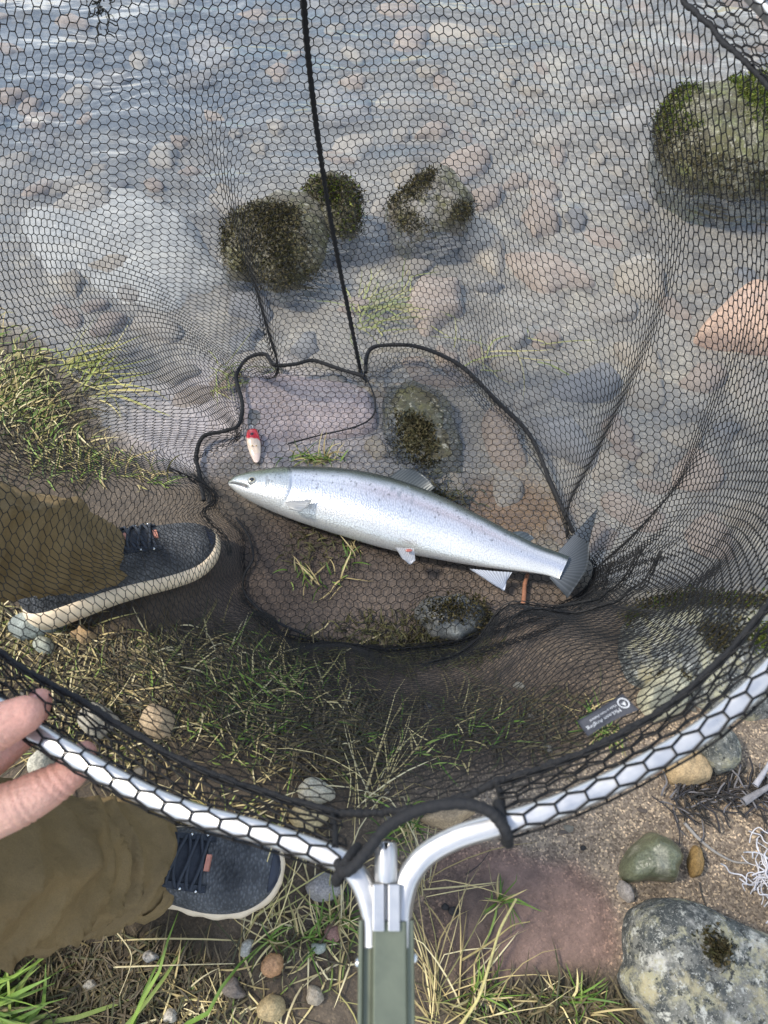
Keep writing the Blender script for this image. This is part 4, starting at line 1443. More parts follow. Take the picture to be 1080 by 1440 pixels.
# bottom panel of the bag, lying on the mud
poly = G(*catmull(ft_px, 400, True).T)[:, :2]
w = 0.0145
L = w / math.sqrt(3)
x0_, x1_, y0_, y1_ = poly[:, 0].min(), poly[:, 0].max(), poly[:, 1].min(), poly[:, 1].max()
nc, nr = int((x1_ - x0_) / (w / 2)) + 2, int((y1_ - y0_) / (1.5 * L)) + 2
I, J = np.meshgrid(np.arange(nr), np.arange(nc), indexing='ij')
xx = x0_ + J * w / 2
yy = y0_ + I * 1.5 * L + np.where((I + J) % 2 == 0, 0.25, -0.25) * L
xx2 = xx + 0.010 * n2(xx, yy, 7, 3, 81) + 0.003 * n2(xx, yy, 30, 2, 82)
yy2 = yy + 0.010 * n2(xx, yy, 7, 3, 83) + 0.003 * n2(xx, yy, 30, 2, 84)
zz = np.maximum(gh_fast(xx2, yy2), WZ - 0.004) + 0.005 + 0.012 * np.clip(n2(xx, yy, 11, 3, 85), 0, 1)
sc_ = G(632, 872, 0.02)
zz = np.maximum(zz, gh_fast(xx2, yy2) + 0.052 * np.clip(1.15 - ((xx2 - sc_[0]) / 0.062) ** 2 - ((yy2 - sc_[1]) / 0.05) ** 2, 0, 1) ** 0.5)


def inpoly(x, y, poly):
    inside = np.zeros(x.shape, bool)
    j = len(poly) - 1
    for i in range(len(poly)):
        xi, yi, xj, yj = poly[i][0], poly[i][1], poly[j][0], poly[j][1]
        inside ^= ((yi > y) != (yj > y)) & (x < (xj - xi) * (y - yi) / (yj - yi + 1e-12) + xi)
        j = i
    return inside


ins = inpoly(xx, yy, poly)
ids = I * nc + J
ea = np.stack([ids[:, :-1].ravel(), ids[:, 1:].ravel()], 1)
sv = ((I + J) % 2 == 0)[:-1]
eb = np.stack([ids[:-1][sv], ids[1:][sv]], 1)
ed = np.vstack([ea, eb])
ed = ed[ins.ravel()[ed].any(1)]
V_, F_ = strands(np.stack([xx2, yy2, zz], -1).reshape(-1, 3), ed, 0.00056)
o = obj('mesh_floor', V_, F_, M['net'], net, smooth=False)
o['kind'] = 'stuff'

# hoop tube with its two bare ends
hoop_px = [(527, 1330), (526, 1300), (522, 1278), (513, 1250), (498, 1226), (470, 1206)] + [tuple(c[0]) for c in NETC[1:27]] + [(745, 1148), (690, 1163), (640, 1179), (600, 1202), (576, 1232), (565, 1268), (562, 1300), (561, 1330)]
hp = np.array(hoop_px, float)
hw = P(hp[:, 0], hp[:, 1], hd(hp[:, 0], hp[:, 1]))
hoop_path = catmull(hw, 420)
V_, F_ = tube(hoop_path, 0.0058, 20, squash='square')
obj('hoop', V_, F_, M['alu'], net)

# mesh sleeve wrapped over the hoop
ks = np.linspace(0.12, 27.0, 4001)
rc = cev(RIM, ks)
# follow the real tube closely
from_h = hoop_path[np.argmin(((rc[:, None, :] - hoop_path[None, ::1, :]) ** 2).sum(-1), axis=1)]
sg = np.linalg.norm(np.diff(rc, axis=0), axis=1) / np.interp((ks[:-1] + ks[1:]) / 2, np.arange(NK), np.maximum(pit, 0.0125) * 1.05)
cm = np.concatenate([[0], np.cumsum(sg)])
NSC = 2 * int(cm[-1])
kS = np.interp(np.linspace(0, cm[-1], NSC), cm, ks)
Oc = cev(RIM, kS)
near_i = np.argmin(((Oc[:, None, :] - hoop_path[None]) ** 2).sum(-1), axis=1)
ii = np.clip(near_i, 1, len(hoop_path) - 2)
Tt = hoop_path[ii + 1] - hoop_path[ii - 1]
Tt /= np.linalg.norm(Tt, axis=1, keepdims=True)
dd = Oc - hoop_path[ii]
Oc = hoop_path[ii] + Tt * (dd * Tt).sum(1, keepdims=True)
Cc = cev(CRD, kS)
A = Oc - Cc
A -= Tt * (A * Tt).sum(1, keepdims=True)
dist = np.linalg.norm(A, axis=1, keepdims=True)
A /= dist
Bn = np.cross(Tt, A)
RS = 14
rho = 0.0074


def sleeve(kc, t):
    """t 0..1 from the cord, over the tube, back to the cord"""
    dlen = dist[kc, 0]
    arc = rho * R(240)
    tot = 2 * dlen + arc
    s = t * tot
    psi = R(120) - np.clip((s - dlen) / rho, 0, R(240))
    onarc = (rho * (np.cos(psi)[..., None] * A[kc] + np.sin(psi)[..., None] * Bn[kc])) + Oc[kc]
    f1 = np.clip(s / dlen, 0, 1)[..., None]
    f2 = np.clip((s - dlen - arc) / dlen, 0, 1)[..., None]
    p = Cc[kc] * (1 - f1) + onarc * f1
    p = np.where(f2 > 0, onarc * (1 - f2) + Cc[kc] * f2, p)
    slack = np.sin(math.pi * f1[..., 0]) * (f1[..., 0] < 1) + np.sin(math.pi * f2[..., 0])
    p = p + Bn[kc] * (0.004 * slack * np.sign(0.5 - t))[..., None]
    p[..., 2] -= 0.004 * slack
    return p


rS, cS = np.meshgrid(np.arange(RS + 1), np.arange(NSC), indexing='ij')
tS = np.clip((rS + np.where((rS + cS) % 2 == 0, 0.17, -0.17)) / RS, 0, 1)
pS = sleeve(cS, tS)
jit = fbm(pS * 60, 2, 88)
idS = rS * NSC + cS
eA = np.stack([idS[:, :-1].ravel(), idS[:, 1:].ravel()], 1)
sv = ((rS + cS) % 2 == 0) & (rS < RS)
eB = np.stack([idS[sv], idS[sv] + NSC], 1)
V_, F_ = strands(pS.reshape(-1, 3), np.vstack([eA, eB]), 0.00062)
o = obj('mesh_sleeve', V_, F_, M['net'], net, smooth=False)
o['kind'] = 'stuff'


def cord(name, pts, rad, n=200, closed=False, twist=0.12, seed=0, parent=None):
    c = catmull(pts, n, closed)
    wob = 1 + twist * np.sin(np.arange(n) * 2.1) + 0.15 * fbm(np.stack([np.arange(n) * 0.15, np.zeros(n), np.zeros(n)], -1), 3, seed)
    v_, f_ = tube(c, rad * wob, 8, closed)
    return obj(name, v_, f_, M['cord'], parent or net)


kk = np.linspace(0, NK, 900, endpoint=False)
cpts = cev(CRD, kk)
cpts += 0.0012 * np.stack([fbm(np.stack([kk * 6, kk * 0, kk * 0 + q], -1), 2, 90 + q) for q in range(3)], -1)
wob = 1 + 0.16 * np.sin(np.arange(900) * 1.7) + 0.2 * fbm(np.stack([kk * 8, kk * 0, kk * 0], -1), 3, 94)
V_, F_ = tube(cpts, 0.0023 * wob, 8, True)
obj('seam_cord', V_, F_, M['cord'], net)
# seam running down the far side of the bag
js = int(np.argmin(np.abs(kcol - 12.0)))
sm = bag_nodes[:, js - 1:js + 2].mean(1)
sm = sm + np.array([1, 0, 0]) * (0.004 * np.sin(math.pi * np.linspace(0, 1, len(sm))) * -1)[:, None]
cord('side_seam', sm[::2], 0.0037, 220, twist=0.22, seed=3)


def gcord(name, pts, rad, zo, n=160, seed=0):
    a = np.array(pts, float)
    w3 = G(a[:, 0], a[:, 1], 0.0)
    z = np.maximum(gh(w3[:, 0], w3[:, 1]) + zo, WZ + 0.006)
    w3 = G(a[:, 0], a[:, 1], z)
    return cord(name, w3, rad, n, seed=seed)


gcord('floor_seam', [(287, 704), (280, 665), (276, 640), (286, 614), (316, 606), (335, 598), (341, 570), (334, 542), (333, 525), (348, 504), (372, 498), (386, 513), (415, 512), (440, 507), (475, 518), (512, 529)], 0.0038, 0.012, 220, 5)
gcord('floor_seam', [(514, 524), (516, 500), (526, 488), (552, 485), (585, 487), (622, 500), (655, 520), (700, 565), (745, 612), (775, 680), (806, 748)], 0.0040, 0.014, 200, 6)
gcord('floor_seam', [(514, 528), (527, 560), (524, 585), (500, 600), (450, 612), (405, 624)], 0.0016, 0.010, 100, 7)
gcord('floor_seam', [(332, 728), (350, 755), (356, 785), (343, 810), (346, 838), (385, 872), (430, 893)], 0.0020, 0.010, 100, 8)

# black loop cord across the yoke and the two short ties
lp = np.array([(476, 1214), (484, 1226), (500, 1216), (520, 1192), (546, 1162), (590, 1139), (640, 1130), (678, 1136), (700, 1152), (713, 1174), (712, 1184)], float)
dl = hd(lp[:, 0], lp[:, 1]) - np.array([.004, .012, .013, .013, .012, .012, .012, .013, .013, .011, .0])
v_, f_ = tube(catmull(P(lp[:, 0], lp[:, 1], dl), 120), 0.0030 * (1 + 0.06 * np.sin(np.arange(120) * 1.3)), 10)
obj('loop_cord', v_, f_, M['cord'], net)
for c, nrm in (((486, 1217), 0), ((708, 1158), 0)):
    pc_ = P(*c, hd(*c))
    k_ = int(np.argmin(((hoop_path - pc_) ** 2).sum(1)))
    t_ = hoop_path[k_ + 1] - hoop_path[k_ - 1]
    t_ /= np.linalg.norm(t_)
    u_ = np.cross(t_, [0, 0.5, -0.866]); u_ /= np.linalg.norm(u_)
    w_ = np.cross(t_, u_)
    a = np.linspace(0, 2 * math.pi, 30, endpoint=False)
    ring = hoop_path[k_] + 0.0098 * (np.cos(a)[:, None] * u_ + np.sin(a)[:, None] * w_)
    v_, f_ = tube(ring, 0.0028, 8, True)
    obj('cord_wrap', v_, f_, M['cord'], net)
for a_, b_ in (((466, 1146), (471, 1192)), ((699, 1102), (706, 1150))):
    p0 = P(*a_, hd(*a_) + 0.028)
    p1 = P(*b_, hd(*b_) - 0.004)
    v_, f_ = tube(catmull([p0, (p0 + p1) / 2 + np.array([0.001, 0, 0.001]), p1], 20), 0.0020, 8)
    obj('cord_tie', v_, f_, M['cord'], net)

# yoke, cap, handle
hA = P(543, 1292, hd(543, 1292))
hB = P(543, 1800, hd(543, 1800))
hx = (hB - hA) / np.linalg.norm(hB - hA)                 # along the handle, towards the angler
hs = np.array([1.0, 0, 0]); hs -= hx * (hs @ hx); hs /= np.linalg.norm(hs)
hn = np.cross(hx, hs)
if hn[2] < 0:
    hn = -hn


def prism(profile, a0, a1, bev=0.0):
    n_ = len(profile)
    Vv = []
    for a in (a0, a1):
        for s_, t_ in profile:
            Vv.append(hA + hx * a + hs * s_ + hn * t_)
    F = [[k, (k + 1) % n_, n_ + (k + 1) % n_, n_ + k] for k in range(n_)] + [list(range(n_))[::-1], list(range(n_, 2 * n_))]
    return np.array(Vv), F


mm = 0.001
prof = [(-14, -11), (-14, 4.2), (-13.4, 5), (-12, 5), (-11.5, 4.5), (-11.5, 1.5), (-8, 1.5), (-6.6, 8.2), (-5.8, 9), (9.2, 9), (10.0, 8.2), (10.6, 5), (13.4, 5), (14, 4.2), (14, -11)]
v_, f_ = prism([(a * mm, b * mm) for a, b in prof], 0.0, 0.62)
h_ = obj('handle', v_, f_, M['olive'], net, smooth=False)
bm_ = h_.modifiers.new('bevel', 'BEVEL')
bm_.width = 0.0004
bm_.segments = 2
bm_.limit_method = 'ANGLE'
ang = [(math.cos(k / 24 * 2 * math.pi), math.sin(k / 24 * 2 * math.pi)) for k in range(24)]
y1 = prism([(-6.8 * mm, -6 * mm), (-6.8 * mm, 11 * mm), (-0.9 * mm, 11 * mm), (-0.9 * mm, -6 * mm)], -0.017, 0.004)
y2 = prism([(0.9 * mm, -6 * mm), (0.9 * mm, 11 * mm), (6.8 * mm, 11 * mm), (6.8 * mm, -6 * mm)], -0.017, 0.004)
y3 = prism([(-0.9 * mm, -6 * mm), (-0.9 * mm, 6 * mm), (0.9 * mm, 6 * mm), (0.9 * mm, -6 * mm)], -0.0165, 0.0035)
v_, f_ = join(y1, y2, y3)
h_ = obj('yoke_block', v_, f_, M['alu'], net, smooth=False)
bm_ = h_.modifiers.new('bevel', 'BEVEL')
bm_.width = 0.0006
bm_.segments = 2
# slotted cap
secs = [(-0.0168, 5.2), (-0.0180, 5.9), (-0.0330, 5.9), (-0.0352, 5.5), (-0.0360, 4.6)]
Vv = []
for a, r_ in secs:
    for c_, s_ in ang:
        aa = a
        if a < -0.034 and abs(c_) < 0.22:
            aa = a + 0.0045
        Vv.append(hA + hx * aa + hs * r_ * mm * c_ + hn * (r_ * mm * s_ + 4.5 * mm))
F = [list(f) for f in grid_faces(len(secs), 24, False, True)] + [list(range(24)), [(len(secs) - 1) * 24 + k for k in range(24)]]
obj('slotted_cap', Vv, F, M['alu'], net)
for s_, a in ((-1, 0.0195), (1, 0.0175)):
    c_ = hA + hx * a + hs * s_ * 0.0140 + hn * 0.000
    v_, f_, _d = ellip(c_, np.array([hs * 0.0022, hx * 0.0028, hn * 0.0028]), 10, 14)
    obj('screw_head', v_, f_, M['steel'], net)

# label tag sewn to the seam cord
tl, tr_, br, bl = [(812, 1014), (876, 976), (897, 997), (826, 1034)]
dt = 0.455
q = [P(*tl, dt + .004), P(*tr_, dt), P(*br, dt - .004), P(*bl, dt + .002)]
ns, nt = 14, 8
S_, T_ = np.meshgrid(np.linspace(0, 1, ns), np.linspace(0, 1, nt), indexing='ij')
vnorm = np.cross(q[1] - q[0], q[3] - q[0]); vnorm /= np.linalg.norm(vnorm)
if vnorm @ (np.array([0, 0, H]) - q[0]) < 0:
    vnorm = -vnorm


def tagpt(s, t, off=0.0):
    s, t = np.asarray(s, float), np.asarray(t, float)
    s1, t1 = s[..., None], t[..., None]
    p = (q[0] * (1 - s1) + q[1] * s1) * (1 - t1) + (q[3] * (1 - s1) + q[2] * s1) * t1
    return p + vnorm * (off + 0.0022 * np.sin(s * 5.2 + t * 2.0) * (0.4 + t))[..., None]


top, bot = tagpt(S_, T_, 0.0005), tagpt(S_, T_, -0.0005)
f1 = grid_faces(ns, nt)
F = [list(f) for f in f1] + [list(f[::-1] + ns * nt) for f in f1]
bd = [i * nt for i in range(ns)] + [(ns - 1) * nt + j for j in range(1, nt)] + [i * nt + nt - 1 for i in range(ns - 2, -1, -1)] + [j for j in range(nt - 2, 0, -1)]
for k in range(len(bd)):
    a, b = bd[k], bd[(k + 1) % len(bd)]
    F.append([a, b, b + ns * nt, a + ns * nt])
tago = obj('label_tag', np.concatenate([top.reshape(-1, 3), bot.reshape(-1, 3)]), F, M['tagfabric'], net)


def text_mesh(body):
    cu = bpy.data.curves.new('lettering', 'FONT')
    cu.body = body
    ob = bpy.data.objects.new('lettering', cu)
    COL.objects.link(ob)
    dg = bpy.context.evaluated_depsgraph_get()
    me = bpy.data.meshes.new_from_object(ob.evaluated_get(dg))
    Vv = np.array([v.co[:] for v in me.vertices])
    F = [list(p.vertices) for p in me.polygons]
    bpy.data.objects.remove(ob)
    bpy.data.meshes.remove(me)
    return Vv, F


def put_text(body, s_start, s_end, t_base, t_h):
    """reads from the emblem end towards the other end; cap height t_h"""
    Vv, F = text_mesh(body)
    x_ = (Vv[:, 0] - Vv[:, 0].min()) / (Vv[:, 0].max() - Vv[:, 0].min())
    y_ = Vv[:, 1] / 0.7
    obj('lettering', tagpt(s_start + (s_end - s_start) * x_, t_base + t_h * y_, 0.0009), F, M['tagprint'], tago, smooth=False)


put_text('McLean Angling', 0.76, 0.07, 0.54, 0.20)
put_text('Made in New Zealand', 0.76, 0.20, 0.26, 0.13)
a = np.linspace(0, 2 * math.pi, 40, endpoint=False)
asp = np.linalg.norm(q[1] - q[0]) / np.linalg.norm(q[3] - q[0])
rs = 0.30
Vo = tagpt(0.885 + rs / asp * np.cos(a), 0.40 + rs * np.sin(a), 0.0010)
Vi = tagpt(0.885 + 0.8 * rs / asp * np.cos(a), 0.40 + 0.8 * rs * np.sin(a), 0.0010)
F = [[k, (k + 1) % 40, 40 + (k + 1) % 40, 40 + k] for k in range(40)]
em = [(0.60, -0.45), (0.05, 0.62), (-0.55, -0.2), (-0.1, 0.05), (0.10, -0.25), (0.25, 0.0)]
Ve = tagpt(0.885 + rs / asp * np.array([e_[0] for e_ in em]), 0.40 + rs * np.array([e_[1] for e_ in em]), 0.0010)
obj('emblem', np.vstack([Vo, Vi, Ve]), F + [[80 + k for k in range(6)]], M['tagprint'], tago, smooth=False)


# ------------------------------------------------------------------ angler: trousers, shoes, hand
pbase = (SHOES['near'][0] + SHOES['far'][0]) / 2
person = thing('person', (pbase[0] - 0.15, pbase[1], 0.0), 'person in brown trousers and dark trainers gripping the net hoop', 'person')


def leg_mesh(axis_pts, radii, seed, n=130, m_=72):
    c = catmull(axis_pts, n)
    rad = np.interp(np.linspace(0, len(radii) - 1, n), np.arange(len(radii)), radii)
    tan = np.gradient(c, axis=0)
    tan /= np.linalg.norm(tan, axis=1, keepdims=True)
    ref = np.array([1.0, 0, 0])
    Nn = np.zeros_like(c)
    for k in range(n):
        ref = ref - tan[k] * (ref @ tan[k]); ref /= np.linalg.norm(ref)
        Nn[k] = ref
    Bb = np.cross(tan, Nn)
    a = np.arange(m_) / m_ * 2 * math.pi
    AA, SS = np.meshgrid(a, np.linspace(0, 1, n), indexing='xy')
    arc = np.concatenate([[0], np.cumsum(np.linalg.norm(np.diff(c, axis=0), axis=1))])[:, None]
    cyl = np.stack([np.cos(AA) * 1.3, np.sin(AA) * 1.3, arc * 7 + 0 * AA], -1)
    big = fbm(cyl + seed * 5, 3, seed)
    ph = arc * 120 + 3.2 * np.cos(AA - 0.6) + 5.0 * big
    ridge = (1 - np.abs(np.sin(ph * 0.5))) ** 1.6
    env = np.exp(-(arc / 0.42) ** 2) * (0.7 + 0.3 * sstep(-0.3, 0.5, np.cos(AA * 2 + 1.2 + 3 * big)))
    ang_f = (1 - np.abs(np.sin(AA * 2.5 + arc * 9 + 2.4 * big))) ** 2.2
    rr = rad[:, None] * (1 + 0.10 * big + 0.26 * ridge * env + 0.20 * ang_f * sstep(0.0, 0.10, arc))
    Vv = c[:, None, :] + rr[..., None] * (np.cos(AA)[..., None] * Nn[:, None, :] + np.sin(AA)[..., None] * Bb[:, None, :])
    # turned-in hem
    ins_ = c[0] + (Vv[0] - c[0]) * 0.90 + tan[0] * 0.012
    lip = c[0] + (Vv[0] - c[0]) * 0.985 - tan[0] * 0.003
    Vv = np.concatenate([ins_[None], lip[None], Vv], 0)
    F = [list(f) for f in grid_faces(n + 2, m_, False, True)]
    return Vv.reshape(-1, 3), F


v1_ = leg_mesh(NEAR_LEG, [0.060, 0.064, 0.068, 0.085, 0.092, 0.105], 3)
v2_ = leg_mesh(FAR_LEG, [0.049, 0.056, 0.062, 0.082, 0.092, 0.105], 5)
hipc = (NEAR_LEG[-1] + FAR_LEG[-1]) / 2
v3_, f3_, _d = ellip(hipc + np.array([0, 0, 0.03]), np.diag([0.13, 0.17, 0.14]), 20, 32)
obj('trousers', *join(v1_, v2_, (v3_, f3_)), M['trousers'], person)


def make_shoe(which, length, roll, lift=0.0):
    toe, d = SHOES[which]
    side = np.array([d[1], -d[0], 0.0])                     # right of the walking direction
    side /= np.linalg.norm(side)
    heel = toe - d * length
    gz = float(gh(*(toe - d * 0.12)[:2]))
    pivot = heel + np.array([0, 0, gz])
    cr_, sr_ = math.cos(roll), math.sin(roll)

    def W(t, x, z):
        t, x, z = np.broadcast_arrays(np.asarray(t, float), np.asarray(x, float), np.asarray(z, float))
        z = z + lift * (t - 0.3)
        xr, zr = x * cr_ + z * sr_, -x * sr_ + z * cr_
        return pivot + (t * length)[..., None] * d + xr[..., None] * side + (zr + 0.052 * abs(sr_))[..., None] * np.array([0, 0, 1.0])

    tt = [0, .03, .1, .25, .42, .58, .70, .80, .88, .94, .98, 1.0]
    hwid = [.008, .024, .034, .036, .037, .044, .0505, .0515, .0470, .0370, .0230, .006]
    soleh = [.036, .036, .036, .034, .031, .028, .026, .025, .026, .028, .029, .030]
    top_ = [.070, .085, .100, .104, .100, .086, .072, .062, .055, .047, .039, .031]
    cenx = [0, 0, 0, .001, .002, .002, .001, -.001, -.003, -.004, -.004, -.004]
    f_w = lambda t: np.interp(t, tt, hwid)
    f_s = lambda t: np.interp(t, tt, soleh)
    f_h = lambda t: np.interp(t, tt, top_)
    f_c = lambda t: np.interp(t, tt, cenx) * (1 if which == 'near' else -1)
    n_, m_ = 70, 40
    tq = (1 - np.cos(np.linspace(0, math.pi, n_))) / 2
    # smooth the profiles
    ker = np.hanning(9); ker /= ker.sum()

    def smooth(f):
        g = f(np.concatenate([np.full(4, tq[0]), tq, np.full(4, tq[-1])]))
        return np.convolve(g, ker, 'valid')
    w_, s_, h_, c_ = smooth(f_w), smooth(f_s), smooth(f_h), smooth(f_c)

    def dome(t, a, off=0.0):
        w = np.interp(t, tq, w_); s = np.interp(t, tq, s_); h = np.interp(t, tq, h_); c = np.interp(t, tq, c_)
        ca_, sa_ = np.cos(a), np.sin(a)
        x = np.sign(ca_) * np.abs(ca_) ** 0.82 * (w + off)
        z = s - 0.006 + (h - s + 0.006 + off) * np.abs(sa_) ** 0.80
        return W(t, c + x, z)

    AA, TT = np.meshgrid(np.linspace(0, math.pi, m_), tq, indexing='xy')
    sh = bpy.data.objects.new('shoe', None)
    COL.objects.link(sh)
    sh.location = tuple(pivot - np.array(person.location))
    sh.parent = person
    Vv = dome(TT, AA).reshape(-1, 3)
    obj('upper', Vv, [list(f) for f in grid_faces(n_, m_)], M['knit'], sh)
    # sole: flared slab with a rounded side
    prof_ = [(0.0, 0.0), (0.0015, 0.004), (0.0045, 0.45), (0.0035, 0.85), (0.0005, 1.0), (-0.004, 1.03)]
    ring = []
    for sd in (1, -1):
        for k in (range(n_) if sd == 1 else range(n_ - 1, -1, -1)):
            ring.append((tq[k], sd, k))
    Vv = []
    for ox, fz in prof_:
        for t, sd, k in ring:
            wob_ = 0.0010 * math.sin(t * 60) if 0.2 < fz < 0.9 else 0
            tspring = 0.010 * max(0, (t - 0.8) / 0.2) ** 2
            zz_ = (s_[k] * fz) * (1 - 0.3 * max(0, (t - 0.8) / 0.2)) + tspring
            Vv.append(W(t + (0.010 * (ox / 0.0045) if t > 0.5 else -0.012 * (ox / 0.0045)) * (abs(t - 0.5) * 2) ** 6, c_[k] + sd * (w_[k] + ox + wob_), zz_))
    nr_ = len(ring)
    F = [list(f) for f in grid_faces(len(prof_), nr_, False, True)]
    F.append(list(range(nr_))[::-1])
    obj('sole', np.array(Vv), F, M['sole'], sh)

    def patch(name, t0, t1, a0, a1, off, mt, nt_=14, na_=14, taper=None):
        T2, A2 = np.meshgrid(np.linspace(t0, t1, nt_), np.linspace(0, 1, na_), indexing='ij')
        if taper:
            k_ = np.interp(T2, [t0, t1], taper)
        else:
            k_ = 1
        Am = math.pi / 2 + (a0 + (a1 - a0) * A2) * k_
        up_ = dome(T2, Am, off)
        lo_ = dome(T2, Am, 0.0002)
        f_ = grid_faces(nt_, na_)
        b_ = [i * na_ for i in range(nt_)] + [(nt_ - 1) * na_ + j for j in range(1, na_)] + [i * na_ + na_ - 1 for i in range(nt_ - 2, -1, -1)] + [j for j in range(na_ - 2, 0, -1)]
        F_ = [list(q_) for q_ in f_]
        N_ = nt_ * na_
        for k in range(len(b_)):
            F_.append([b_[k], b_[(k + 1) % len(b_)], b_[(k + 1) % len(b_)] + N_, b_[k] + N_])
        return obj(name, np.concatenate([up_.reshape(-1, 3), lo_.reshape(-1, 3)]), F_, mt, sh)

    patch('tongue', 0.33, 0.715, -0.50, 0.50, 0.0016, M['shoeknit_dark'], 20, 14, (1.0, 0.85))
    patch('eyelet_stay', 0.40, 0.735, 0.46, 0.66, 0.0034, M['lace'], 20, 6, (1.05, 0.85))
    patch('eyelet_stay', 0.40, 0.735, -0.66, -0.46, 0.0034, M['lace'], 20, 6, (1.05, 0.85))
    patch('toe_overlay', 0.962, 0.994, -1.0, 1.0, 0.0005, M['toecap'], 10, 20)
    patch('pull_tab', 0.545, 0.605, -0.16, 0.10, 0.0040, M['salmon_tab'], 6, 6)
    patch('pull_tab', 0.715, 0.735, -0.12, 0.12, 0.0030, M['salmon_tab'], 5, 6)
    patch('heel_flash', 0.30, 0.46, -1.36, -1.20, 0.0014, M['salmon_tab'], 10, 5, (1.0, 1.03))
    for k, t in enumerate(np.linspace(0.46, 0.70, 6)):
        for sd in (1, -1):
            a_ = np.linspace(-0.56, 0.56, 18) * (1 - 0.25 * (t - 0.46))
            t_ = t + sd * 0.018 * np.linspace(-1, 1, 18) + 0.004 * np.sin(np.linspace(0, 6, 18) + k)
            pt = dome(t_, math.pi / 2 + a_, 0.0045 + 0.0012 * sd * np.cos(a_ * 4))
            v_, f_ = tube(pt, 0.0021, 8)
            obj('lace', v_, f_, M['lace'], sh)
    for t in np.linspace(0.46, 0.70, 5):
        for sd in (1, -1):
            pt = dome(np.array([t]), math.pi / 2 + np.array([sd * 0.57 * (1 - 0.25 * (t - 0.46))]), 0.0042)[0]
            v_, f_, _d = ellip(pt, np.eye(3) * 0.0022, 8, 10)
            obj('eyelet', v_, f_, M['steel'] if t > 0.6 else M['lace'], sh)
    return sh


make_shoe('near', 0.305, R(-3))
make_shoe('far', 0.300, R(-20), 0.006)


# hand and forearm: one continuous skin
def bone(a, b, ra, rb, n=8, s=14):
    a, b = np.asarray(a, float), np.asarray(b, float)
    t = np.linspace(0, 1, n)
    c_ = a[None] * (1 - t[:, None]) + b[None] * t[:, None]
    return [tube(c_, ra * (1 - t) + rb * t, s)] + [ellip(a, np.eye(3) * ra, 10, 14)[:2], ellip(b, np.eye(3) * rb, 10, 14)[:2]]


pieces = []


def finger(pts, rads):
    for k in range(len(pts) - 1):
        pieces.extend(bone(pts[k], pts[k + 1], rads[k], rads[k + 1]))


hb = lambda x, y, dz: P(x, y, hd(x, y) + dz)
finger([hb(-150, 1092, -.016), hb(-62, 1046, -.022), hb(-2, 1022, -.0205), hb(34, 1005, -.0180)], [.0165, .0142, .0138, .0112])            # thumb, over the tube
finger([hb(-175, 1195, .012), hb(-60, 1165, .010), hb(30, 1128, .013), hb(84, 1098, .0185), hb(104, 1082, .0205), hb(118, 1060, .0225)], [.0170, .0165, .0145, .0118, .0100, .0080])   # index, under the tube
finger([hb(-185, 1165, .020), hb(-70, 1105, .020), hb(-8, 1066, .021), hb(38, 1026, .024), hb(56, 985, .020)], [.0135, .0125, .0110, .0098, .0078])
finger([hb(-200, 1130, .026), hb(-95, 1050, .026), hb(-60, 1010, .026), hb(-30, 968, .024), hb(-22, 946, .018)], [.0130, .0118, .0104, .0094, .0078])
finger([hb(-215, 1100, .030), hb(-130, 1010, .030), hb(-105, 960, .028), hb(-85, 925, .022), hb(-80, 905, .016)], [.0120, .0102, .0092, .0084, .0070])
wrist = hb(-330, 1170, .020)
for a_, r_ in (((-175, 1195, .012), .0150), ((-185, 1165, .020), .0160), ((-200, 1130, .026), .0150), ((-215, 1100, .030), .0130), ((-150, 1092, -.012), .0165)):
    pieces.extend(bone(hb(*a_), wrist, r_, .0210))
pieces.extend(bone(hb(-150, 1150, .004), hb(-250, 1150, .012), .018, .021))
pieces.extend(bone(wrist, wrist + np.array([-0.13, -0.03, 0.10]), .0225, .034))
pieces.extend(bone(wrist + np.array([-0.13, -0.03, 0.10]), wrist + np.array([-0.20, -0.05, 0.155]), .034, .040))
v_, f_ = join(*pieces)
tmp = obj('body', v_, f_, None)
rm = tmp.modifiers.new('r', 'REMESH')
rm.mode = 'VOXEL'
rm.voxel_size = 0.0014
sm_ = tmp.modifiers.new('s', 'SMOOTH')
sm_.factor = 0.5
sm_.iterations = 7
dg = bpy.context.evaluated_depsgraph_get()
me = bpy.data.meshes.new_from_object(tmp.evaluated_get(dg))
hv_ = np.zeros(len(me.vertices) * 3, np.float32)
me.vertices.foreach_get('co', hv_)
hv_ = hv_.reshape(-1, 3).astype(float)
hf_ = [list(p.vertices) for p in me.polygons]
bpy.data.objects.remove(tmp)
bpy.data.meshes.remove(me)
# knuckle creases and ruddier fingertips
for ja, jb, jr in ((hb(-62, 1046, -.022), hb(-2, 1022, -.0205), .016), (hb(-2, 1022, -.0205), hb(34, 1005, -.018), .015), (hb(-60, 1165, .010), hb(30, 1128, .013), .018), (hb(30, 1128, .013), hb(84, 1098, .0185), .017), (hb(84, 1098, .0185), hb(104, 1082, .0205), .014)):
    ax_ = (jb - ja) / np.linalg.norm(jb - ja)
    rel = hv_ - ja
    s_ = rel @ ax_
    rv = rel - s_[:, None] * ax_
    rl = np.linalg.norm(rv, axis=1)
    mk = (rl < jr * 1.3) & (np.abs(s_) < 0.014)
    for off_, dp_ in ((0.0, .0011), (0.0042, .0007), (-0.0045, .0006)):
        g_ = np.exp(-((s_ - off_ - 0.0012 * np.sin(rl * 900)) / 0.0011) ** 2) * dp_ * mk
        hv_ = hv_ - rv / (rl[:, None] + 1e-9) * g_[:, None]

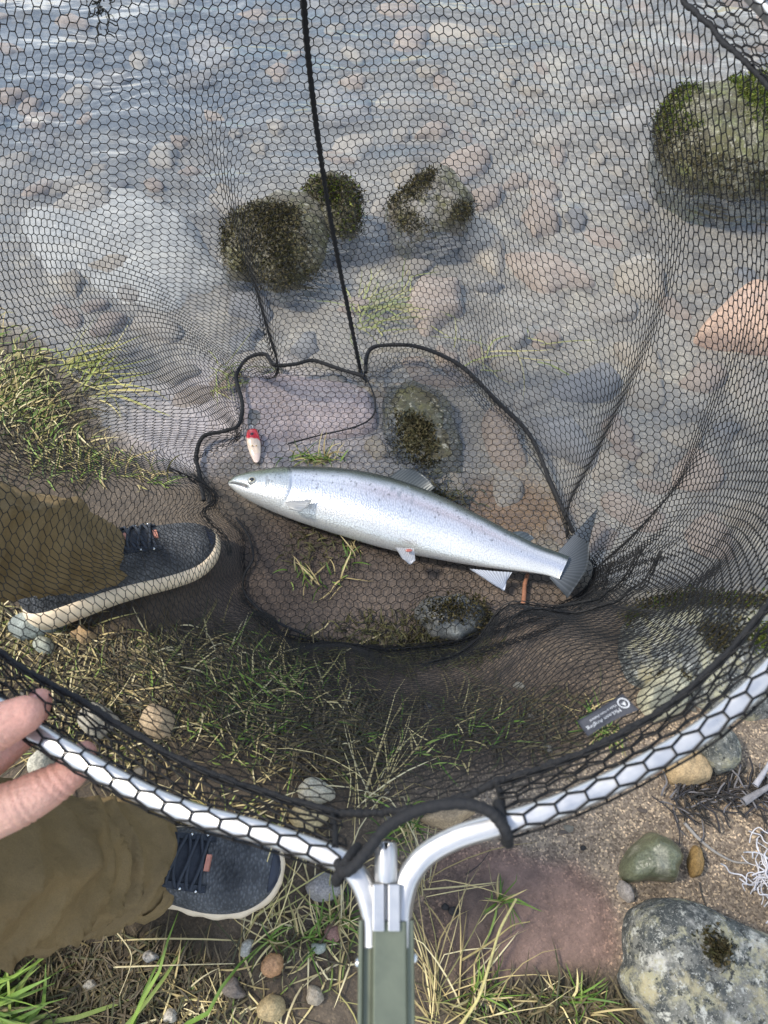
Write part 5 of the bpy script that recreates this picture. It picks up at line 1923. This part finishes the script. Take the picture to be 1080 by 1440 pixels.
cs = np.array([0.74, 0.42, 0.31]) * (1 + 0.10 * fbm(hv_ * 55, 4, 61))[:, None]
for tip, rr0 in ((hb(118, 1060, .0225), .032), (hb(56, 985, .02), .034), (hb(22, 938, .018), .03), (hb(34, 1005, -.018), .022)):
    w_ = np.exp(-(np.linalg.norm(hv_ - tip, axis=1) / rr0) ** 2)[:, None]
    cs = cs * (1 - 0.55 * w_) + np.array([0.62, 0.26, 0.20]) * 0.55 * w_
obj('body', hv_, hf_, M['skin'], person, col=cs)

# ------------------------------------------------------------------ grass, weed and debris
STRAW = [(0.56, 0.46, 0.22), (0.46, 0.36, 0.16), (0.62, 0.53, 0.30), (0.34, 0.26, 0.11), (0.30, 0.27, 0.10)]
GREEN = [(0.11, 0.19, 0.025), (0.16, 0.24, 0.04), (0.07, 0.13, 0.02), (0.20, 0.26, 0.06)]
THATCH = [(0.10, 0.075, 0.04), (0.07, 0.055, 0.03), (0.14, 0.11, 0.05), (0.06, 0.06, 0.025)]


def blades(name, label, cat, areas, L, W, el, pal, seed, az=None, z=0.0, droop=0.8, nseg=5):
    """areas: (cx, cy, rx, ry, count) in photo points"""
    r = np.random.default_rng(seed)
    B = []
    for cx, cy, rx, ry, n in areas:
        a, q_ = r.uniform(0, 2 * math.pi, n), np.sqrt(r.uniform(0, 1, n))
        px, py = cx + rx * q_ * np.cos(a), cy + ry * q_ * np.sin(a)
        # gather into clumps
        ncl = max(3, n // 14)
        ci = r.integers(0, ncl, n)
        ca_, cq = r.uniform(0, 2 * math.pi, ncl), np.sqrt(r.uniform(0, 1, ncl))
        px = 0.4 * px + 0.6 * (cx + rx * cq * np.cos(ca_))[ci]
        py = 0.4 * py + 0.6 * (cy + ry * cq * np.sin(ca_))[ci]
        B.append(G(px, py, 0.0))
    B = np.concatenate(B)
    n = len(B)
    B[:, 2] = gh(B[:, 0], B[:, 1]) + z
    ln = r.uniform(*L, n) * r.uniform(0.6, 1.0, n)
    wd = r.uniform(*W, n)
    if az is None:
        azm = r.uniform(0, 2 * math.pi, n)
    else:
        azm = r.normal(az[0], az[1], n)
    e0 = r.uniform(*el, n)
    curl = r.normal(0, 0.5, n)
    dr = droop * r.uniform(0.4, 1.6, n)
    kink = r.integers(1, nseg, n)
    kv = r.normal(0, 0.5, n) * (r.random(n) < 0.35)
    pts = [B]
    p = B.copy()
    for s in range(nseg):
        t = s / nseg
        aa = azm + curl * t + kv * (s >= kink)
        ee = e0 - dr * t * 1.4
        st = ln / nseg
        p = p + np.stack([np.cos(aa) * np.cos(ee) * st, np.sin(aa) * np.cos(ee) * st, np.sin(ee) * st], -1)
        g = gh_fast(p[:, 0], p[:, 1]) + 0.002 + z + 0.004 * r.random(n)
        p[:, 2] = np.maximum(p[:, 2], g)
        pts.append(p.copy())
    pts = np.stack(pts, 1)                       # n, nseg+1, 3
    tan = np.gradient(pts, axis=1)
    side = np.cross(tan, np.array([0, -0.4, 1.0]) + r.normal(0, 0.35, (n, 1, 3)))
    side /= np.linalg.norm(side, axis=-1, keepdims=True) + 1e-9
    prof = np.interp(np.arange(nseg + 1) / nseg, [0, 0.3, 0.75, 1], [0.75, 1.0, 0.7, 0.08])
    w_ = (wd[:, None] * prof[None] * 0.5)[..., None]
    nrm = np.cross(side, tan)
    nrm /= np.linalg.norm(nrm, axis=-1, keepdims=True) + 1e-9
    Lf, Rt, Md = pts - side * w_, pts + side * w_, pts - nrm * w_ * 0.35
    V = np.stack([Lf, Md, Rt], 2).reshape(-1, 3)
    base = (np.arange(n) * (nseg + 1) * 3)[:, None, None]
    s = (np.arange(nseg) * 3)[None, :, None]
    f = np.array([[0, 1, 4, 3], [1, 2, 5, 4]])
    F = (base[..., None] + s[..., None] + f[None, None]).reshape(-1, 4)
    pal = np.array(pal)
    c = pal[r.integers(0, len(pal), n)] * r.uniform(0.7, 1.25, n)[:, None]
    c = np.repeat(c, (nseg + 1) * 3, 0)
    o = obj(name, V, F, M['grass'], col=c)
    return tag(o, label, cat, None, 'stuff')


blades('dry_grass', 'tangled dry straw grass on the bank around the near shoe and hoop', 'grass',
       [(200, 960, 260, 90, 460), (420, 1020, 170, 90, 230), (120, 1060, 150, 70, 180), (330, 1140, 200, 50, 130), (60, 900, 90, 60, 260), (420, 1330, 120, 80, 110), (330, 1400, 170, 60, 150), (300, 920, 200, 40, 300)],
       (0.02, 0.10), (0.0012, 0.0029), (0.0, 0.40), STRAW + GREEN[3:] + THATCH + THATCH[:1], 1)
blades('thatch', 'dark matted thatch lying under the dry grass', 'grass',
       [(230, 980, 300, 120, 1100), (150, 1380, 200, 90, 700), (480, 1040, 160, 90, 600), (700, 1010, 180, 70, 350), (760, 1420, 140, 40, 350), (60, 600, 100, 140, 700)],
       (0.02, 0.08), (0.0012, 0.003), (0.0, 0.6), THATCH, 2)
blades('straw_stems', 'long straw coloured stems lying beside the net handle', 'grass',
       [(606, 1400, 20, 60, 26), (598, 1240, 22, 40, 16), (540, 1130, 60, 60, 26), (660, 1420, 60, 30, 18), (380, 1330, 80, 40, 20), (480, 1300, 30, 40, 14)],
       (0.10, 0.24), (0.0012, 0.0024), (0.05, 0.7), STRAW, 3, az=(1.5, 0.8))
blades('green_grass', 'fresh green grass in the bottom left corner', 'grass',
       [(0, 1415, 60, 30, 50), (30, 1445, 60, 20, 36), (-30, 1370, 50, 40, 24), (210, 1455, 50, 12, 6)],
       (0.08, 0.20), (0.003, 0.0072), (0.3, 1.2), GREEN + GREEN + STRAW[:1], 4, az=(0.35, 0.9))
blades('green_shoots', 'small green shoots scattered among the dry grass', 'grass',
       [(380, 1040, 130, 70, 110), (560, 1180, 60, 60, 50), (690, 1390, 50, 30, 40), (780, 1410, 80, 30, 40), (830, 1030, 40, 30, 60), (480, 1290, 16, 14, 34), (330, 960, 220, 60, 90), (640, 1060, 140, 60, 70), (420, 1320, 60, 20, 40), (500, 780, 20, 20, 16), (440, 830, 60, 40, 30), (700, 1270, 20, 12, 22), (430, 642, 60, 8, 60)],
       (0.02, 0.07), (0.0014, 0.0032), (0.2, 1.2), GREEN + STRAW[:2], 5)
blades('bank_grass', 'green and yellow grass on the bank at the left edge of the water', 'grass',
       [(10, 540, 60, 80, 300), (50, 590, 70, 60, 220), (100, 650, 100, 40, 130), (-50, 470, 60, 60, 140), (220, 670, 60, 20, 30)],
       (0.025, 0.08), (0.0014, 0.0032), (0.1, 1.1), GREEN + STRAW + [(0.22, 0.22, 0.05), (0.26, 0.24, 0.07)], 6, az=(0.6, 1.3))
blades('water_weed', 'yellow green water weed trailing in the shallows', 'weed',
       [(505, 395, 25, 30, 26), (550, 390, 50, 40, 26), (110, 545, 80, 50, 60), (290, 520, 60, 60, 18), (520, 450, 60, 40, 16), (700, 480, 90, 80, 14)],
       (0.05, 0.20), (0.0018, 0.0038), (0.0, 0.10), [(0.36, 0.34, 0.10), (0.28, 0.29, 0.07), (0.42, 0.36, 0.14), (0.20, 0.23, 0.05)], 7, az=(0.4, 1.0), z=0.012, droop=0.2)
blades('bed_weed', 'short dark weed on the mud under the net', 'weed',
       [(600, 640, 50, 50, 300), (640, 690, 60, 20, 200), (480, 770, 120, 50, 160), (620, 920, 120, 30, 400), (560, 890, 120, 30, 200), (500, 930, 180, 30, 400)],
       (0.01, 0.04), (0.0012, 0.003), (0.1, 1.0), [(0.06, 0.06, 0.02), (0.09, 0.08, 0.025), (0.05, 0.04, 0.02)], 8)


def stick(name, pts, rad, colr, label, cat, zo=0.004, taper=0.4, n=40, group=None):
    a = np.array(pts, float)
    w3 = G(a[:, 0], a[:, 1], 0.0)
    z = gh(w3[:, 0], w3[:, 1]) + zo + (a[:, 2] if a.shape[1] > 2 else 0)
    w3 = G(a[:, 0], a[:, 1], z)
    c = catmull(w3, n)
    rr = rad * np.linspace(1, taper, n) * (1 + 0.15 * fbm(np.stack([np.arange(n) * 0.3] * 3, -1), 3, len(label)))
    v_, f_ = tube(c, rr, 8)
    cc_ = np.array(colr) * (1 + 0.25 * fbm(v_ * 150, 3, 5))[:, None]
    o = obj(name, v_, f_, M['twig'], col=cc_, loc=c[0])
    return tag(o, label, cat, group)


stick('twig', [(962, 1157), (983, 1180), (1004, 1197), (1030, 1211), (1052, 1214)], 0.0026, (0.30, 0.28, 0.25), 'grey bent twig on the sand right of the green stone', 'twig')
stick('twig', [(983, 1182), (990, 1205), (997, 1215)], 0.0010, (0.05, 0.04, 0.03), 'short black rootlet under the grey bent twig', 'twig')
stick('twig', [(983, 1240), (988, 1262), (995, 1280)], 0.0010, (0.06, 0.05, 0.04), 'thin dark rootlet above the boulder edge', 'twig')
stick('grass_stem', [(640, 1452, .01), (672, 1405, .02), (690, 1350, .03), (702, 1310, .045), (716, 1282, .05), (726, 1264, .05)], 0.0020, (0.48, 0.42, 0.17), 'long pale stem with a green tip leaning on the boulder', 'grass stem', 0.004, 0.7)
stick('grass_stem', [(650, 1350, .01), (690, 1325, .015), (720, 1302, .015), (745, 1296, .01)], 0.0014, (0.42, 0.33, 0.13), 'yellow runner stem across the reddish silt', 'grass stem')
stick('grass_stem', [(735, 855, .002), (737, 838, .002), (738, 822, .003), (742, 808, .003)], 0.0040, (0.30, 0.13, 0.07), 'reddish brown stalk under the tail of the fish', 'stalk', 0.008, 0.8)
stick('twig', [(152, 1345), (158, 1378), (160, 1420), (158, 1455)], 0.0034, (0.07, 0.06, 0.05), 'dark stick on the soil below the near trouser leg', 'twig', 0.0, 0.8)
stick('grass_stem', [(160, 1360, .02), (250, 1357, .02), (330, 1355, .01)], 0.0011, (0.55, 0.47, 0.27), 'straight straw stem across the dark soil, lower left', 'grass stem')
stick('grass_stem', [(155, 1300, .03), (182, 1335, .03), (183, 1360, .02), (168, 1400, .01)], 0.0010, (0.50, 0.42, 0.24), 'curved straw stem hanging below the near trouser leg', 'grass stem')
stick('twig', [(655, 1230), (675, 1215), (690, 1195)], 0.0009, (0.05, 0.04, 0.035), 'thin dark twig at the top of the red silt', 'twig')
for k, (x_, y_, r_) in enumerate([(819, 1193, .004), (637, 1282, .007), (625, 1276, .005)]):
    v_, f_, d_ = ellip(G(x_, y_, 0.022), np.diag([r_, r_ * .8, r_ * .5]), 10, 12)
    v_ = v_ + 0.25 * r_ * fbm(v_ * 400, 3, k)[:, None] * d_
    g_ = G(x_, y_, 0.022)
    v_[:, 2] += float(gh(g_[0], g_[1])) - 0.022 + r_ * .3
    tag(obj('charcoal_bit', v_, f_, M['twig'], col=np.tile([0.02, 0.018, 0.017], (len(v_), 1)), loc=(g_[0], g_[1], float(gh(g_[0], g_[1])))),
        ['black crumb on the sand below the hoop', 'larger black crumb on the left of the red silt', 'smaller black crumb beside the larger one on the silt'][k], 'debris')

# bleached root tangle and dark weed line at the right edge
rt = np.random.default_rng(9)
parts_ = []
for k in range(48):
    x_, y_ = 1086 + rt.normal(0, 12), 1225 + rt.normal(0, 14)
    p = G(x_, y_, 0.03 + rt.uniform(0, 0.02))
    a = rt.uniform(0, 6.28)
    pp = [p]
    for s in range(5):
        a += rt.normal(0, 0.6)
        p = p + np.array([math.cos(a), math.sin(a), rt.normal(0, 0.35)]) * 0.008
        p[2] = max(p[2], 0.022)
        pp.append(p)
    parts_.append(tube(catmull(pp, 14), 0.0009 * rt.uniform(0.6, 1.2), 6))
v_, f_ = join(*parts_)
tag(obj('root_tangle', v_, f_, M['twig'], col=np.tile([0.62, 0.60, 0.60], (len(v_), 1)), loc=G(1072, 1225, 0.02)), 'bleached white root tangle on the sand at the right edge', 'roots')
parts_, cl_ = [], []
for k in range(130):
    t = rt.random()
    x_, y_ = 935 + 160 * t + rt.normal(0, 8), 1122 - 10 * t + rt.normal(0, 9) + (rt.random() < 0.3) * rt.uniform(0, 60) * t
    p = G(x_, y_, 0.028)
    a = rt.normal(0.2, 0.9)
    pp = [p]
    for s in range(4):
        a += rt.normal(0, 0.4)
        p = p + np.array([math.cos(a), math.sin(a), rt.normal(0, 0.2)]) * rt.uniform(0.006, 0.014)
        p[2] = max(p[2], 0.024)
        pp.append(p)
    tb = tube(catmull(pp, 10), rt.uniform(0.0006, 0.0016), 5)
    parts_.append(tb)
    c = [(0.02, 0.018, 0.015), (0.05, 0.04, 0.03), (0.03, 0.028, 0.03), (0.16, 0.15, 0.15)][rt.integers(4)]
    cl_.append(np.tile(c, (len(tb[0]), 1)))
v_, f_ = join(*parts_)
tag(obj('drift_weed', v_, f_, M['twig'], col=np.concatenate(cl_)), 'line of dark drifted weed and rootlets on the sand, right edge', 'weed', None, 'stuff')
stick('driftwood', [(1045, 1128, .01), (1075, 1110, .015), (1110, 1090, .02)], 0.0055, (0.22, 0.21, 0.21), 'grey driftwood stick at the right edge by the weed line', 'driftwood', 0.006)
stick('driftwood', [(1062, 1105, .012), (1078, 1080, .02), (1095, 1050, .025)], 0.0045, (0.36, 0.35, 0.36), 'pale grey driftwood stick leaning up at the right edge', 'driftwood', 0.006)

# scrap of weed caught high in the far side of the mesh
kw_ = int(np.argmin(np.hypot(*(np.array(PX(bag_nodes.reshape(-1, 3))).T - np.array([145, 20])).T) + 1e3 * (bag_nodes.reshape(-1, 3)[:, 1] < 0.3)))
pw = bag_nodes.reshape(-1, 3)[kw_] + np.array([0, -0.003, 0.002])
parts_ = []
for k in range(26):
    p = pw + rt.normal(0, 0.006, 3) * np.array([1, 0.2, 1.8])
    a = rt.uniform(0, 6.28)
    pp = [p]
    for s in range(4):
        a += rt.normal(0, 0.7)
        p = p + np.array([math.cos(a) * 0.7, -0.0003 / 0.004, math.sin(a)]) * 0.004
        pp.append(p)
    parts_.append(tube(catmull(pp, 8), 0.0006 * rt.uniform(0.6, 1.6), 5))
v_, f_ = join(*parts_)
tag(obj('weed_scrap', v_, f_, M['twig'], col=np.tile([0.02, 0.02, 0.014], (len(v_), 1)), loc=pw), 'small black scrap of weed caught in the mesh, top left', 'weed')
